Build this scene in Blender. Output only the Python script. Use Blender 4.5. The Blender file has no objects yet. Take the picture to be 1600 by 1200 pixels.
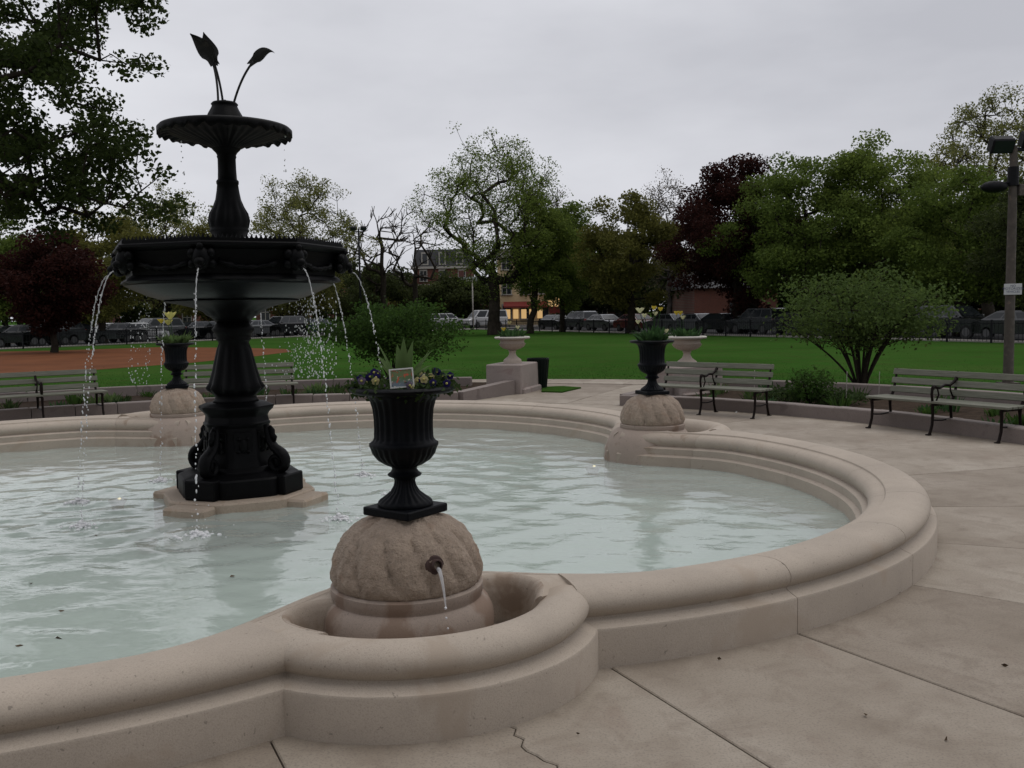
import bpy, math, random
import numpy as np
from mathutils import Vector, Matrix
PI = math.pi
# ------------------------------------------------------------------ camera, sky, sun, exposure
S = bpy.context.scene
COL = S.collection
FPX, PITCH, ROLL, CAMH = 1460.8, 0.0767, 0.0163, 1.75      # focal length in photo pixels (1600 wide)
_fw = np.array([0, math.cos(PITCH), -math.sin(PITCH)]); _up = np.array([0, math.sin(PITCH), math.cos(PITCH)]); _rt = np.array([1., 0, 0])
RT = _rt * math.cos(ROLL) - _up * math.sin(ROLL); UP = _rt * math.sin(ROLL) + _up * math.cos(ROLL)
cam = bpy.data.objects.new('camera', bpy.data.cameras.new('camera')); COL.objects.link(cam); S.camera = cam
cam.data.sensor_width = 36; cam.data.lens = FPX / 1600 * 36; cam.data.clip_end = 3000; cam.data.clip_start = .05
cam.matrix_world = Matrix(((RT[0], UP[0], -_fw[0], 0), (RT[1], UP[1], -_fw[1], 0), (RT[2], UP[2], -_fw[2], CAMH), (0, 0, 0, 1)))
W = bpy.data.worlds.new('World'); S.world = W; W.use_nodes = True
nt = W.node_tree; nt.nodes.clear()
def wn(t, **k):
    n = nt.nodes.new(t)
    for a, b in k.items(): setattr(n, a, b)
    return n
sky = wn('ShaderNodeTexSky', sky_type='NISHITA', sun_disc=False, sun_elevation=math.radians(74), sun_rotation=math.radians(60), air_density=1.5, dust_density=4)
hs = wn('ShaderNodeHueSaturation'); hs.inputs['Saturation'].default_value = .1; hs.inputs['Value'].default_value = .05
tc = wn('ShaderNodeTexCoord'); mp = wn('ShaderNodeMapping'); mp.inputs['Scale'].default_value = (1, 1, 2.8); mp.inputs['Location'].default_value = (.35, .1, .2)
nz = wn('ShaderNodeTexNoise'); nz.inputs['Scale'].default_value = 1.7; nz.inputs['Detail'].default_value = 6; nz.inputs['Roughness'].default_value = .5
cr = wn('ShaderNodeValToRGB'); cr.color_ramp.elements[0].position = .3; cr.color_ramp.elements[1].position = .72
cr.color_ramp.elements[0].color = (.55, .56, .615, 1); cr.color_ramp.elements[1].color = (.92, .93, .985, 1)
mx = wn('ShaderNodeMixRGB'); mx.inputs[0].default_value = .15
bg = wn('ShaderNodeBackground'); bg.inputs['Strength'].default_value = 1.0
ow = wn('ShaderNodeOutputWorld')
for a, b in ((tc.outputs['Generated'], mp.inputs['Vector']), (mp.outputs[0], nz.inputs['Vector']), (nz.outputs['Fac'], cr.inputs[0]), (sky.outputs[0], hs.inputs['Color']),
             (cr.outputs[0], mx.inputs[1]), (hs.outputs[0], mx.inputs[2]), (mx.outputs[0], bg.inputs['Color']), (bg.outputs[0], ow.inputs[0])):
    nt.links.new(a, b)
sun = bpy.data.objects.new('sun', bpy.data.lights.new('sun', 'SUN')); COL.objects.link(sun)
sun.data.energy = 1.1; sun.data.angle = math.radians(60); sun.data.color = (1, .96, .9)
sun.rotation_euler = Vector((.24, .14, .96)).to_track_quat('Z', 'Y').to_euler()
S.view_settings.view_transform = 'Standard'; S.view_settings.look = 'None'; S.view_settings.exposure = 0; S.view_settings.gamma = 1
S.view_settings.use_curve_mapping = False
S.cycles.max_bounces = 8; S.cycles.transparent_max_bounces = 16

# ------------------------------------------------------------------ helpers
rng = np.random.default_rng(7); random.seed(7)
def ray(px, py): return _fw + RT * (px - 800) / FPX + UP * (600 - py) / FPX
def at(px, py, z=0.):                       # pixel -> point on the level z
    d = ray(px, py); t = (z - CAMH) / d[2]; return np.array([0, 0, CAMH]) + d * t
def dep(px, py, y):                         # pixel -> point at depth y
    d = ray(px, py); return np.array([0, 0, CAMH]) + d * (y / d[1])
def stand(px, y):                           # ground point below the horizon pixel px at depth y
    d = ray(px, 488 - (px - 800) * .0163); return np.array([d[0] * y / d[1], y, 0.])
MATS = {}
class NB:
    def __init__(s, name):
        s.m = bpy.data.materials.new(name); s.m.use_nodes = True; s.t = s.m.node_tree; s.t.nodes.clear(); s.out = s.n('ShaderNodeOutputMaterial')
    def n(s, t, ins=None, **k):
        x = s.t.nodes.new(t)
        for a, b in k.items(): setattr(x, a, b)
        for a, b in (ins or {}).items():
            if hasattr(b, 'is_linked') or isinstance(b, bpy.types.NodeSocket): s.t.links.new(b, x.inputs[a])
            else: x.inputs[a].default_value = b
        return x
    def noise(s, scale, detail=4, rough=.55, vec=None, dist=0., co='Object'):
        if vec is None: vec = s.n('ShaderNodeTexCoord').outputs[co]
        return s.n('ShaderNodeTexNoise', {'Vector': vec, 'Scale': scale, 'Detail': detail, 'Roughness': rough, 'Distortion': dist}).outputs['Fac']
    def ramp(s, f, stops):
        r = s.n('ShaderNodeValToRGB', {0: f}); e = r.color_ramp.elements
        while len(e) < len(stops): e.new(.5)
        for i, (p, c) in enumerate(stops): e[i].position = p; e[i].color = (*c, 1) if len(c) == 3 else c
        return r.outputs[0]
    def mix(s, f, a, b, mode='MIX'):
        return s.n('ShaderNodeMixRGB', {0: f, 1: (*a, 1) if isinstance(a, tuple) else a, 2: (*b, 1) if isinstance(b, tuple) else b}, blend_type=mode).outputs[0]
    def bump(s, h, strength=.3, dist=.01, normal=None):
        i = {'Height': h, 'Strength': strength, 'Distance': dist}
        if normal is not None: i['Normal'] = normal
        return s.n('ShaderNodeBump', i).outputs[0]
    def bsdf(s, col, rough=.7, normal=None, **k):
        i = {'Base Color': (*col, 1) if isinstance(col, tuple) else col, 'Roughness': rough}
        if normal is not None: i['Normal'] = normal
        for a, b in k.items(): i[a.replace('_', ' ')] = b
        return s.n('ShaderNodeBsdfPrincipled', i).outputs[0]
    def fin(s, sh):
        s.t.links.new(sh, s.out.inputs['Surface']); MATS[s.m.name] = s.m; return s.m
def plain(name, col, rough=.6, var=.15, scale=6, bump=0, **k):
    col = tuple(x * .78 for x in col)
    if rough >= .85: k.setdefault('Specular_IOR_Level', .05)
    b = NB(name); f = b.noise(scale, 5)
    lo = tuple(c * (1 - var) for c in col); hi = tuple(min(1, c * (1 + var)) for c in col)
    c = b.ramp(f, [(.3, lo), (.7, hi)])
    nrm = b.bump(b.noise(scale * 8, 3), bump, .01) if bump else None
    return b.fin(b.bsdf(c, rough, nrm, **k))
def stone(name, col, wet=None, grain=60):
    col = tuple(x * .75 for x in col); wet = wet and (wet[0], wet[1], tuple(x * .8 for x in wet[2]))
    b = NB(name); big = b.noise(1.3, 5); med = b.noise(7, 5); fine = b.noise(grain, 4, .7)
    c = b.ramp(big, [(.3, tuple(x * .86 for x in col)), (.55, col), (.75, tuple(min(1, x * 1.07) for x in col))])
    c = b.mix(b.ramp(med, [(.5, (0, 0, 0)), (.8, (.35, .35, .35))]), c, tuple(x * .72 for x in col))
    c = b.mix(b.ramp(fine, [(.36, (.5,) * 3), (.5, (0,) * 3)]), c, tuple(x * .62 for x in col)); c = b.mix(b.ramp(b.noise(grain * 2.2, 2), [(.55, (0,) * 3), (.68, (.4,) * 3)]), c, tuple(min(1, x * 1.25) for x in col)); c = b.mix(b.ramp(b.noise(38, 2), [(.27, (.8,) * 3), (.31, (0,) * 3)]), c, tuple(x * .5 for x in col))
    if wet:
        w = b.noise(wet[0], 4, .6, dist=.6); c = b.mix(b.ramp(w, [(wet[1], (0,) * 3), (wet[1] + .07, (.8,) * 3)]), c, wet[2])
    nrm = b.bump(fine, .35, .004)
    if name == 'dome_stone':
        rough = b.noise(13, 6, .7); pit = b.noise(34, 4, .75); c = b.mix(b.ramp(rough, [(.38, (.45,) * 3), (.55, (0,) * 3)]), c, tuple(x * .66 for x in col)); nrm = b.bump(rough, .75, .045, b.bump(pit, .8, .016, nrm))
    return b.fin(b.bsdf(c, .78, nrm))
def foliage(name, col, var=.35, trans=.3):
    col = tuple(x * q for x, q in zip(col, (.80, .80, .62)))
    b = NB(name); r = b.n('ShaderNodeNewGeometry').outputs['Random Per Island']
    f = b.noise(.55, 3)
    c = b.ramp(r, [(0, tuple(x * (1 - var) for x in col)), (.6, col), (1, (min(1, col[0] * (1 + var * 1.3)), col[1] * (1 + var), col[2] * (1 + var * .4)))])
    c = b.mix(b.ramp(f, [(.35, (.5,) * 3), (.65, (0,) * 3)]), c, tuple(x * .62 for x in col))
    d = b.bsdf(c, .6, Specular_IOR_Level=.06); t = b.n('ShaderNodeBsdfTranslucent', {'Color': c}).outputs[0]
    return b.fin(b.n('ShaderNodeMixShader', {0: trans, 1: d, 2: t}).outputs[0])
M = MATS
stone('pool_stone', (.52, .44, .36), (1.4, .585, (.42, .34, .265)), 130); stone('mortar', (.47, .41, .35)); stone('wet_stone', (.47, .39, .315), (2.4, .57, (.29, .21, .15)), 130); stone('footing_stone', (.46, .37, .285), (3, .6, (.34, .25, .17)))
stone('dome_stone', (.48, .372, .285), (3, .56, (.37, .265, .19)), 50); stone('drum_stone', (.42, .335, .275), (2.2, .52, (.25, .165, .115)), 110)
stone('block_stone', (.36, .30, .27), (3, .6, (.27, .20, .18))); stone('kerb_stone', (.25, .205, .185), (2, .6, (.15, .12, .11))); stone('urn_stone', (.52, .43, .36))
stone('urn_rim_stone', (.62, .58, .53))
def concrete():
    b = NB('concrete'); oi = b.n('ShaderNodeObjectInfo').outputs['Random']
    tcx = b.n('ShaderNodeTexCoord').outputs['Object']
    big = b.noise(.9, 6, .6, tcx, .4); med = b.noise(4.5, 6, .65, tcx, .6); fine = b.noise(90, 3, .7, tcx); blot = b.noise(1.9, 4, .6, tcx, 1.2)
    c = b.ramp(big, [(.30, (.265, .22, .176)), (.47, (.365, .315, .263)), (.70, (.47, .42, .365))])
    c = b.mix(b.ramp(med, [(.48, (0,) * 3), (.70, (.6,) * 3)]), c, (.235, .187, .147))
    c = b.mix(b.ramp(blot, [(.57, (0,) * 3), (.72, (.4,) * 3)]), c, (.27, .20, .16))
    c = b.mix(b.ramp(fine, [(.36, (.5,) * 3), (.5, (0,) * 3)]), c, (.19, .16, .14))
    c = b.mix(1.0, c, b.mix(oi, (.56, .525, .48), (.80, .79, .755)), 'MULTIPLY')
    return b.fin(b.bsdf(c, .8, b.bump(fine, .3, .003)))
concrete()
plain('joint_dirt', (.06, .05, .04), .9, .4, 20); plain('soil', (.05, .035, .025), .95, .4, 9, .5); plain('pool_floor', (.76, .85, .79), .6, .07, 2.5)
def iron(name, col, rough):
    b = NB(name); f = b.noise(9, 5); g = b.noise(70, 3)
    c = b.ramp(f, [(.3, tuple(x * .7 for x in col)), (.62, col), (.85, (col[0] * 2.4, col[1] * 2.0, col[2] * 1.7))])
    return b.fin(b.bsdf(c, rough, b.bump(g, .25, .004), Specular_IOR_Level=.09))
iron('fountain_iron', (.002, .002, .0025), .5); iron('urn_iron', (.0035, .0042, .006), .5); iron('bench_iron', (.011, .007, .006), .5); iron('leaf_iron', (.03, .03, .03), .45)
iron('bowl_wet', (.009, .010, .011), .33); iron('pole_metal', (.10, .085, .075), .6); iron('fence_iron', (.012, .012, .014), .5); iron('bin_iron', (.008, .012, .011), .45)
iron('spout_metal', (.07, .045, .04), .35)
def wood():
    b = NB('bench_wood'); v = b.n('ShaderNodeTexCoord').outputs['Object']; mpp = b.n('ShaderNodeMapping', {'Vector': v, 'Scale': (1.2, 30, 30)}).outputs[0]
    f = b.noise(3, 6, .65, mpp); r = b.n('ShaderNodeObjectInfo').outputs['Random']
    c = b.ramp(f, [(.3, (.085, .09, .064)), (.55, (.15, .15, .117)), (.75, (.21, .204, .168))])
    c = b.mix(.5, c, b.mix(r, (.7, .72, .66), (1., 1., 1.)), 'MULTIPLY')
    return b.fin(b.bsdf(c, .7, b.bump(f, .4, .004)))
wood()
def lawn():
    b = NB('lawn_grass'); v = b.n('ShaderNodeTexCoord').outputs['Object']; big = b.noise(.12, 5, .6, v); med = b.noise(1.1, 5, .6, v); fine = b.noise(22, 4, .8, v)
    c = b.ramp(big, [(.3, (.024, .066, .011)), (.52, (.034, .09, .016)), (.75, (.052, .104, .023))])
    c = b.mix(b.ramp(med, [(.42, (0,) * 3), (.72, (.8,) * 3)]), c, (.046, .072, .02))
    c = b.mix(.6, c, b.ramp(fine, [(.3, (.5, .5, .5)), (.7, (1.2, 1.2, 1.1))]), 'MULTIPLY')
    return b.fin(b.bsdf(c, .9, b.bump(fine, .8, .03), Specular_IOR_Level=.0))
lawn()
foliage('grass_blade', (.038, .115, .022), .4, .4)
plain('infield_dirt', (.16, .062, .028), .95, .18, .5, .3); plain('asphalt', (.05, .05, .053), .85, .2, 3, .3); plain('sidewalk', (.3, .28, .26), .85, .12, 2)
plain('bark', (.035, .029, .023), .9, .4, 4, .6); plain('pale_bark', (.07, .062, .055), .9, .35, 4, .6)
for k, c in dict(leaf_near=(.050, .074, .028), leaf_maroon=(.050, .019, .021), leaf_olive=(.165, .165, .058), leaf_green=(.135, .195, .055), leaf_bright=(.170, .235, .066), leaf_pale=(.225, .24, .105),
                 leaf_dark=(.062, .080, .036), leaf_shrub=(.112, .172, .062), leaf_bush=(.062, .122, .036), leaf_bud=(.15, .125, .11), leaf_spike=(.14, .215, .10), leaf_flower=(.065, .135, .065), leaf_bed=(.062, .10, .046)).items(): foliage(k, c, .35, .45)
for k, c in dict(petal_white=(.80, .78, .62), petal_yellow=(.72, .56, .10), petal_pale_yellow=(.76, .70, .30), petal_violet=(.035, .025, .17), petal_lilac=(.20, .16, .30), petal_cream=(.62, .55, .36)).items(): foliage(k, c, .12, .25)
def water():
    b = NB('pool_water'); v = b.n('ShaderNodeTexCoord').outputs['Object']
    n1 = b.noise(13, 2, .5, b.n('ShaderNodeMapping', {'Vector': v, 'Scale': (.8, 1.3, 1), 'Rotation': (0, 0, .35)}).outputs[0], .7)
    nr = b.bump(n1, .07, .04)
    fr = b.n('ShaderNodeFresnel', {'IOR': 1.33, 'Normal': nr}).outputs[0]
    fr = b.n('ShaderNodeMath', {0: fr, 1: 1.05}, operation='MULTIPLY', use_clamp=True).outputs[0]
    tr = b.n('ShaderNodeBsdfTransparent', {'Color': (.88, .93, .905, 1)}).outputs[0]
    df = b.n('ShaderNodeBsdfDiffuse', {'Color': (.50, .56, .52, 1)}).outputs[0]
    under = b.n('ShaderNodeMixShader', {0: .54, 1: tr, 2: df}).outputs[0]
    gl = b.n('ShaderNodeBsdfGlossy', {'Color': (1, 1, 1, 1), 'Roughness': .05, 'Normal': nr}).outputs[0]
    return b.fin(b.n('ShaderNodeMixShader', {0: fr, 1: under, 2: gl}).outputs[0])
water()
def wet(name, white, alpha):
    b = NB(name); tr = b.n('ShaderNodeBsdfTransparent').outputs[0]; p = b.bsdf((white, white, white * 1.02), .12, Specular_IOR_Level=.6)
    return b.fin(b.n('ShaderNodeMixShader', {0: alpha, 1: tr, 2: p}).outputs[0])
wet('jet_water', .7, .42); wet('drop_water', .75, .8); wet('foam', .85, .6)
def emit(name, col, st):
    b = NB(name); return b.fin(b.n('ShaderNodeEmission', {'Color': (*col, 1), 'Strength': st}).outputs[0])
emit('lamp_glow', (1, .8, .4), 2.2); emit('shop_glow', (1, .64, .28), .55); emit('headlight_glow', (.9, .95, 1), .7)
plain('white_paint', (.72, .72, .70), .5, .05); plain('sign_white', (.62, .62, .63), .5, .04); plain('ink', (.05, .06, .13), .6, .1); plain('debris', (.10, .07, .045), .9, .4, 40); plain('brass', (.30, .22, .12), .4, .2)
plain('glass_dark', (.02, .024, .028), .12, .1, 2, Specular_IOR_Level=.4); plain('tyre', (.018, .018, .018), .8, .2); plain('rim_metal', (.14, .14, .145), .35, .1, Metallic=.7); plain('tail_red', (.25, .01, .01), .3, .1); plain('lens_grey', (.5, .52, .55), .2, .1)
for k, c in dict(car_black=(.012, .013, .016), car_white=(.62, .62, .63), car_silver=(.09, .094, .10), car_red=(.13, .014, .014), car_blue=(.025, .04, .085), car_grey=(.04, .043, .048)).items(): plain(k, c, .25, .05, 3, Coat_Weight=.6)
def brick(name, c1, c2, mo):
    b = NB(name); v = b.n('ShaderNodeTexCoord').outputs['Object']
    v = b.n('ShaderNodeMapping', {'Vector': v, 'Rotation': (PI / 2, 0, 0)}).outputs[0]
    t = b.n('ShaderNodeTexBrick', {'Vector': v, 'Color1': (*c1, 1), 'Color2': (*c2, 1), 'Mortar': (*mo, 1), 'Scale': 3.2, 'Mortar Size': .012}).outputs[0]
    t = b.mix(b.ramp(b.noise(.6, 4), [(.4, (0,) * 3), (.8, (.5,) * 3)]), t, tuple(x * .6 for x in c1))
    return b.fin(b.bsdf(t, .85, Specular_IOR_Level=.05))
brick('brick_red', (.15, .058, .044), (.12, .05, .04), (.12, .10, .085)); brick('brick_rose', (.12, .052, .048), (.10, .045, .04), (.14, .11, .09)); brick('brick_buff', (.62, .46, .27), (.55, .41, .24), (.5, .42, .3))
plain('slate', (.045, .045, .05), .7, .25, 2); plain('green_roof', (.045, .06, .055), .7, .25, 2); plain('trim_pale', (.40, .37, .33), .7, .1); plain('awning_red', (.22, .02, .012), .7, .15); plain('awning_yellow', (.55, .33, .04), .6, .15)
def picture():
    b = NB('picture_print'); v = b.n('ShaderNodeTexCoord').outputs['Object']; s = b.n('ShaderNodeSeparateXYZ', {0: v}).outputs['Z']
    h = b.n('ShaderNodeMath', {0: s, 1: b.n('ShaderNodeMath', {0: b.noise(30, 4), 1: .05}, operation='MULTIPLY').outputs[0]}, operation='ADD').outputs[0]
    c = b.ramp(b.n('ShaderNodeMath', {0: h, 1: 8.}, operation='MULTIPLY').outputs[0], [(.35, (.16, .2, .24)), (.55, (.11, .17, .08)), (.85, (.16, .2, .1))])
    c = b.mix(b.ramp(b.noise(42, 2), [(.57, (0,) * 3), (.61, (1,) * 3)]), c, (.5, .1, .06))
    c = b.mix(b.ramp(b.noise(75, 2), [(.63, (0,) * 3), (.66, (1,) * 3)]), c, (.6, .55, .45))
    return b.fin(b.bsdf(c, .3))
picture()

# ---- geometry builders: each returns (verts, faces)
def cat(*gs):
    V, F, o = [], [], 0
    for v, f in gs:
        V += [tuple(x) for x in v]; F += [tuple(i + o for i in q) for q in f]; o += len(v)
    return V, F
def box(x0, x1, y0, y1, z0, z1, bev=0):
    if not bev:
        v = [(x, y, z) for z in (z0, z1) for y in (y0, y1) for x in (x0, x1)]
        return v, [(0, 2, 3, 1), (4, 5, 7, 6), (0, 1, 5, 4), (2, 6, 7, 3), (0, 4, 6, 2), (1, 3, 7, 5)]
    b = bev
    lay = [(z0, b), (z0 + b, 0), (z1 - b, 0), (z1, b)]; v, f = [], []
    for z, i in lay:
        X0, X1, Y0, Y1 = x0 + i, x1 - i, y0 + i, y1 - i
        c = 0 if i else b
        v += [(X0 + c, Y0, z), (X1 - c, Y0, z), (X1, Y0 + c, z), (X1, Y1 - c, z), (X1 - c, Y1, z), (X0 + c, Y1, z), (X0, Y1 - c, z), (X0, Y0 + c, z)]
    for k in range(3):
        for i in range(8): f.append((k * 8 + i, k * 8 + (i + 1) % 8, k * 8 + 8 + (i + 1) % 8, k * 8 + 8 + i))
    f.append(tuple(range(7, -1, -1))); f.append(tuple(range(24, 32))); return v, f
def lathe(prof, n=32, mod=None, cap=True, a0=0., z0=0.):
    v, f = [], []
    for j, (r, z) in enumerate(prof):
        for i in range(n):
            a = a0 + 2 * PI * i / n
            R, Z, A = (r, z, a) if mod is None else mod(r, z, a, j)
            v.append((R * math.cos(A), R * math.sin(A), Z + z0))
    for j in range(len(prof) - 1):
        for i in range(n):
            k = (i + 1) % n; f.append((j * n + i, j * n + k, (j + 1) * n + k, (j + 1) * n + i))
    if cap:
        f.append(tuple(range(n - 1, -1, -1))); f.append(tuple((len(prof) - 1) * n + i for i in range(n)))
    return v, f
def tube(path, rad, n=8, cap=True):
    P = [np.array(p, float) for p in path]; v, f = [], []
    if not hasattr(rad, '__len__'): rad = [rad] * len(P)
    ref = None
    for i, p in enumerate(P):
        t = P[min(i + 1, len(P) - 1)] - P[max(i - 1, 0)]; t /= np.linalg.norm(t) + 1e-9
        if ref is None: ref = np.cross(t, (0, 0, 1.) if abs(t[2]) < .9 else (1., 0, 0))
        a = ref - t * np.dot(ref, t); a /= np.linalg.norm(a) + 1e-9; ref = a; b = np.cross(t, a)
        for k in range(n): v.append(tuple(p + rad[i] * (a * math.cos(2 * PI * k / n) + b * math.sin(2 * PI * k / n))))
    for i in range(len(P) - 1):
        for k in range(n): f.append((i * n + k, i * n + (k + 1) % n, (i + 1) * n + (k + 1) % n, (i + 1) * n + k))
    if cap: f.append(tuple(range(n - 1, -1, -1))); f.append(tuple((len(P) - 1) * n + k for k in range(n)))
    return v, f
def ball(c, r, n=6, m=4, s=(1, 1, 1)):
    v, f = lathe([(r * math.sin(PI * (j + .02) / (m + .04)), -r * math.cos(PI * (j + .02) / (m + .04))) for j in range(m + 1)], n)
    return [(x * s[0] + c[0], y * s[1] + c[1], z * s[2] + c[2]) for x, y, z in v], f
def move(g, d=(0, 0, 0), rz=0., sc=1.):
    c, s = math.cos(rz), math.sin(rz)
    return [((x * c - y * s) * sc + d[0], (x * s + y * c) * sc + d[1], z * sc + d[2]) for x, y, z in g[0]], g[1]
def prism(poly, z0, z1):
    n = len(poly); v = [(x, y, z0) for x, y in poly] + [(x, y, z1) for x, y in poly]
    return v, [tuple(range(n - 1, -1, -1)), tuple(range(n, 2 * n))] + [(i, (i + 1) % n, n + (i + 1) % n, n + i) for i in range(n)]
def obj(name, g, mat, parent=None, smooth=False, loc=(0, 0, 0), kind=None):
    if isinstance(g, bpy.types.Mesh): me = g
    else:
        me = bpy.data.meshes.new(name); v, f = g
        me.from_pydata(v.tolist() if isinstance(v, np.ndarray) else v, [], f.tolist() if isinstance(f, np.ndarray) else f)
        me.materials.append(M[mat])
        if smooth is not False:
            me.polygons.foreach_set('use_smooth', [True] * len(me.polygons))
            if smooth is not True: me.set_sharp_from_angle(angle=math.radians(smooth))
    o = bpy.data.objects.new(name, me); COL.objects.link(o); o.location = tuple(loc)
    if parent is not None: o.parent = parent
    if kind: o['kind'] = kind
    return o
def tag(o, label, catg, group=None):
    o['label'] = label; o['category'] = catg
    if group: o['group'] = group
    return o
def thing(name, label, catg, loc=(0, 0, 0), rz=0., group=None):
    o = bpy.data.objects.new(name, None); COL.objects.link(o); o.location = tuple(float(x) for x in loc); o.rotation_euler = (0, 0, rz); o.empty_display_size = .1
    return tag(o, label, catg, group)
def copy_tree(o, parent=None):
    c = o.copy(); COL.objects.link(c); c.parent = parent
    for ch in list(o.children): copy_tree(ch, c)
    return c
def dup(o, loc, rz, label=None, group=None, sc=None):
    c = copy_tree(o); c.location = tuple(float(x) for x in loc); c.rotation_euler = (0, 0, rz)
    if label: c['label'] = label
    if group: c['group'] = group
    if sc: c.scale = (sc,) * 3
    return c
def leaves(cen, size, r, flat=.0, asp=.62):
    """one folded leaf blade (two triangles) per centre"""
    n = len(cen); d = r.normal(size=(n, 3)); d[:, 2] *= (1 - flat); d /= np.linalg.norm(d, axis=1)[:, None] + 1e-9
    q = r.normal(size=(n, 3)); s = np.cross(d, q); s /= np.linalg.norm(s, axis=1)[:, None] + 1e-9; nn = np.cross(d, s)
    L = (size * r.uniform(.6, 1.35, n))[:, None]
    a = cen - d * L * .5; b = cen + d * L * .5; m = cen + nn * L * .12
    v = np.stack([a, m + s * L * asp * .5, b, m - s * L * asp * .5], 1).reshape(-1, 3)
    i = np.arange(n)[:, None] * 4
    return v, np.concatenate([i + np.array([0, 1, 2]), i + np.array([0, 2, 3])], 0)

# ------------------------------------------------------------------ site layout (metres, camera above the origin)
C = np.array([-2.67, 9.004]); TH = -1.1163; RC = 4.834; LD = 2.299; RO = 3.90; ZW = -.02
def pol(a, r, c=C): return np.array([c[0] + r * math.cos(a), c[1] + r * math.sin(a)])
PED = [pol(TH + k * PI / 2, RC) for k in range(4)]
LOBE = [pol(TH + PI / 4 + k * PI / 2, LD) for k in range(4)]
JA = [math.radians(a) for a in (-57, -40, -21, -3, 16, 35, 57)]

# ---- ground: lawn to the horizon with a hole for plaza and pool
def annulus(r0s, n=96, z=0., c=C):
    v, f = [], []
    for r in r0s:
        for i in range(n): v.append((*pol(2 * PI * i / n, r, c), z))
    for j in range(len(r0s) - 1):
        for i in range(n): k = (i + 1) % n; f.append((j * n + i, j * n + k, (j + 1) * n + k, (j + 1) * n + i))
    return v, f
obj('lawn', annulus([9.3, 12, 16, 24, 40, 80, 200, 1500], z=-.02), 'lawn_grass', kind='structure')
obj('pool_floor', annulus([.01, 2, 4, 6.3], 48, -.34), 'pool_floor', kind='structure')
def outline(a):                             # outer edge of the pool wall along a ray from the centre
    u = np.array([math.cos(a), math.sin(a)]); best = 0
    for q, r in [(l, RO - .1) for l in LOBE] + [(w, .9) for w in PED]:
        w = q - C; b = w @ u; dd = b * b - w @ w + r * r
        if dd > 0: best = max(best, b + math.sqrt(dd))
    return best
_n = 240; _v = [(*pol(2 * PI * i / _n, outline(2 * PI * i / _n)), -.03) for i in range(_n)] + [(*pol(2 * PI * i / _n, 9.35), -.03) for i in range(_n)]
plaza = obj('plaza', (_v, [(i, (i + 1) % _n, _n + (i + 1) % _n, _n + i) for i in range(_n)]), 'joint_dirt', kind='structure')
def inset(poly, d):
    P = np.array(poly); n = len(P); out = []
    A = .5 * sum(P[i][0] * P[(i + 1) % n][1] - P[(i + 1) % n][0] * P[i][1] for i in range(n)); sg = 1 if A > 0 else -1
    for i in range(n):
        e1 = P[i] - P[i - 1]; e2 = P[(i + 1) % n] - P[i]
        n1 = np.array([-e1[1], e1[0]]) / (np.linalg.norm(e1) + 1e-9); n2 = np.array([-e2[1], e2[0]]) / (np.linalg.norm(e2) + 1e-9)
        b = n1 + n2; b /= max(.5, np.dot(b, b) / 2 if np.dot(b, b) > 0 else 1); out.append(P[i] + sg * b * d)
    return out
def slab(poly, parent, gap=.005, z=0., name='slab'):
    A = sum(poly[i][0] * poly[(i + 1) % len(poly)][1] - poly[(i + 1) % len(poly)][0] * poly[i][1] for i in range(len(poly)))
    if A < 0: poly = poly[::-1]
    z += rng.uniform(-.002, .002); p1 = inset(poly, gap); p0 = inset(poly, gap + .006); n = len(poly)
    c = np.mean(p0, 0)
    v = [(*(q - c), z) for q in p0] + [(*(q - c), z - .005) for q in p1] + [(*(q - c), z - .028) for q in p1]
    f = [tuple(range(n))] + [(k * n + n + i, k * n + n + (i + 1) % n, k * n + (i + 1) % n, k * n + i) for k in range(2) for i in range(n)]
    return obj(name, (v, f), 'concrete', parent, loc=(*c, 0))
RK = 9.42
def hit(p, d, R=RK, c=C):
    p = np.array(p) - c; d = np.array(d); b = p @ d; return p + d * (-b + math.sqrt(b * b - p @ p + R * R)) + c
def arc(p, q, n, c=C):
    a0 = math.atan2(*(p - c)[::-1]); a1 = math.atan2(*(q - c)[::-1]); a1 += 2 * PI * round((a0 - a1) / (2 * PI)); r0 = np.linalg.norm(p - c); r1 = np.linalg.norm(q - c)
    return [pol(a0 + (a1 - a0) * i / n, r0 + (r1 - r0) * i / n, c) for i in range(n + 1)]
J = {}
for k in range(4):
    base = TH + PI / 4 + k * PI / 2
    for i, a in enumerate(JA):
        d = base + max(-PI / 4, min(PI / 4, a)); s = pol(base + a, RO - .06, LOBE[k]); e = hit(s, (math.cos(d), math.sin(d))); J[k, i] = (s, e)
    for i in range(6):
        s0, e0 = J[k, i] if i else (pol(base + JA[0], RO - .06, LOBE[k]), J[k, 0][1]); s1, e1 = J[k, i + 1]
        slab(arc(s0, s1, 8, LOBE[k]) + arc(e1, e0, 8), plaza)
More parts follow.
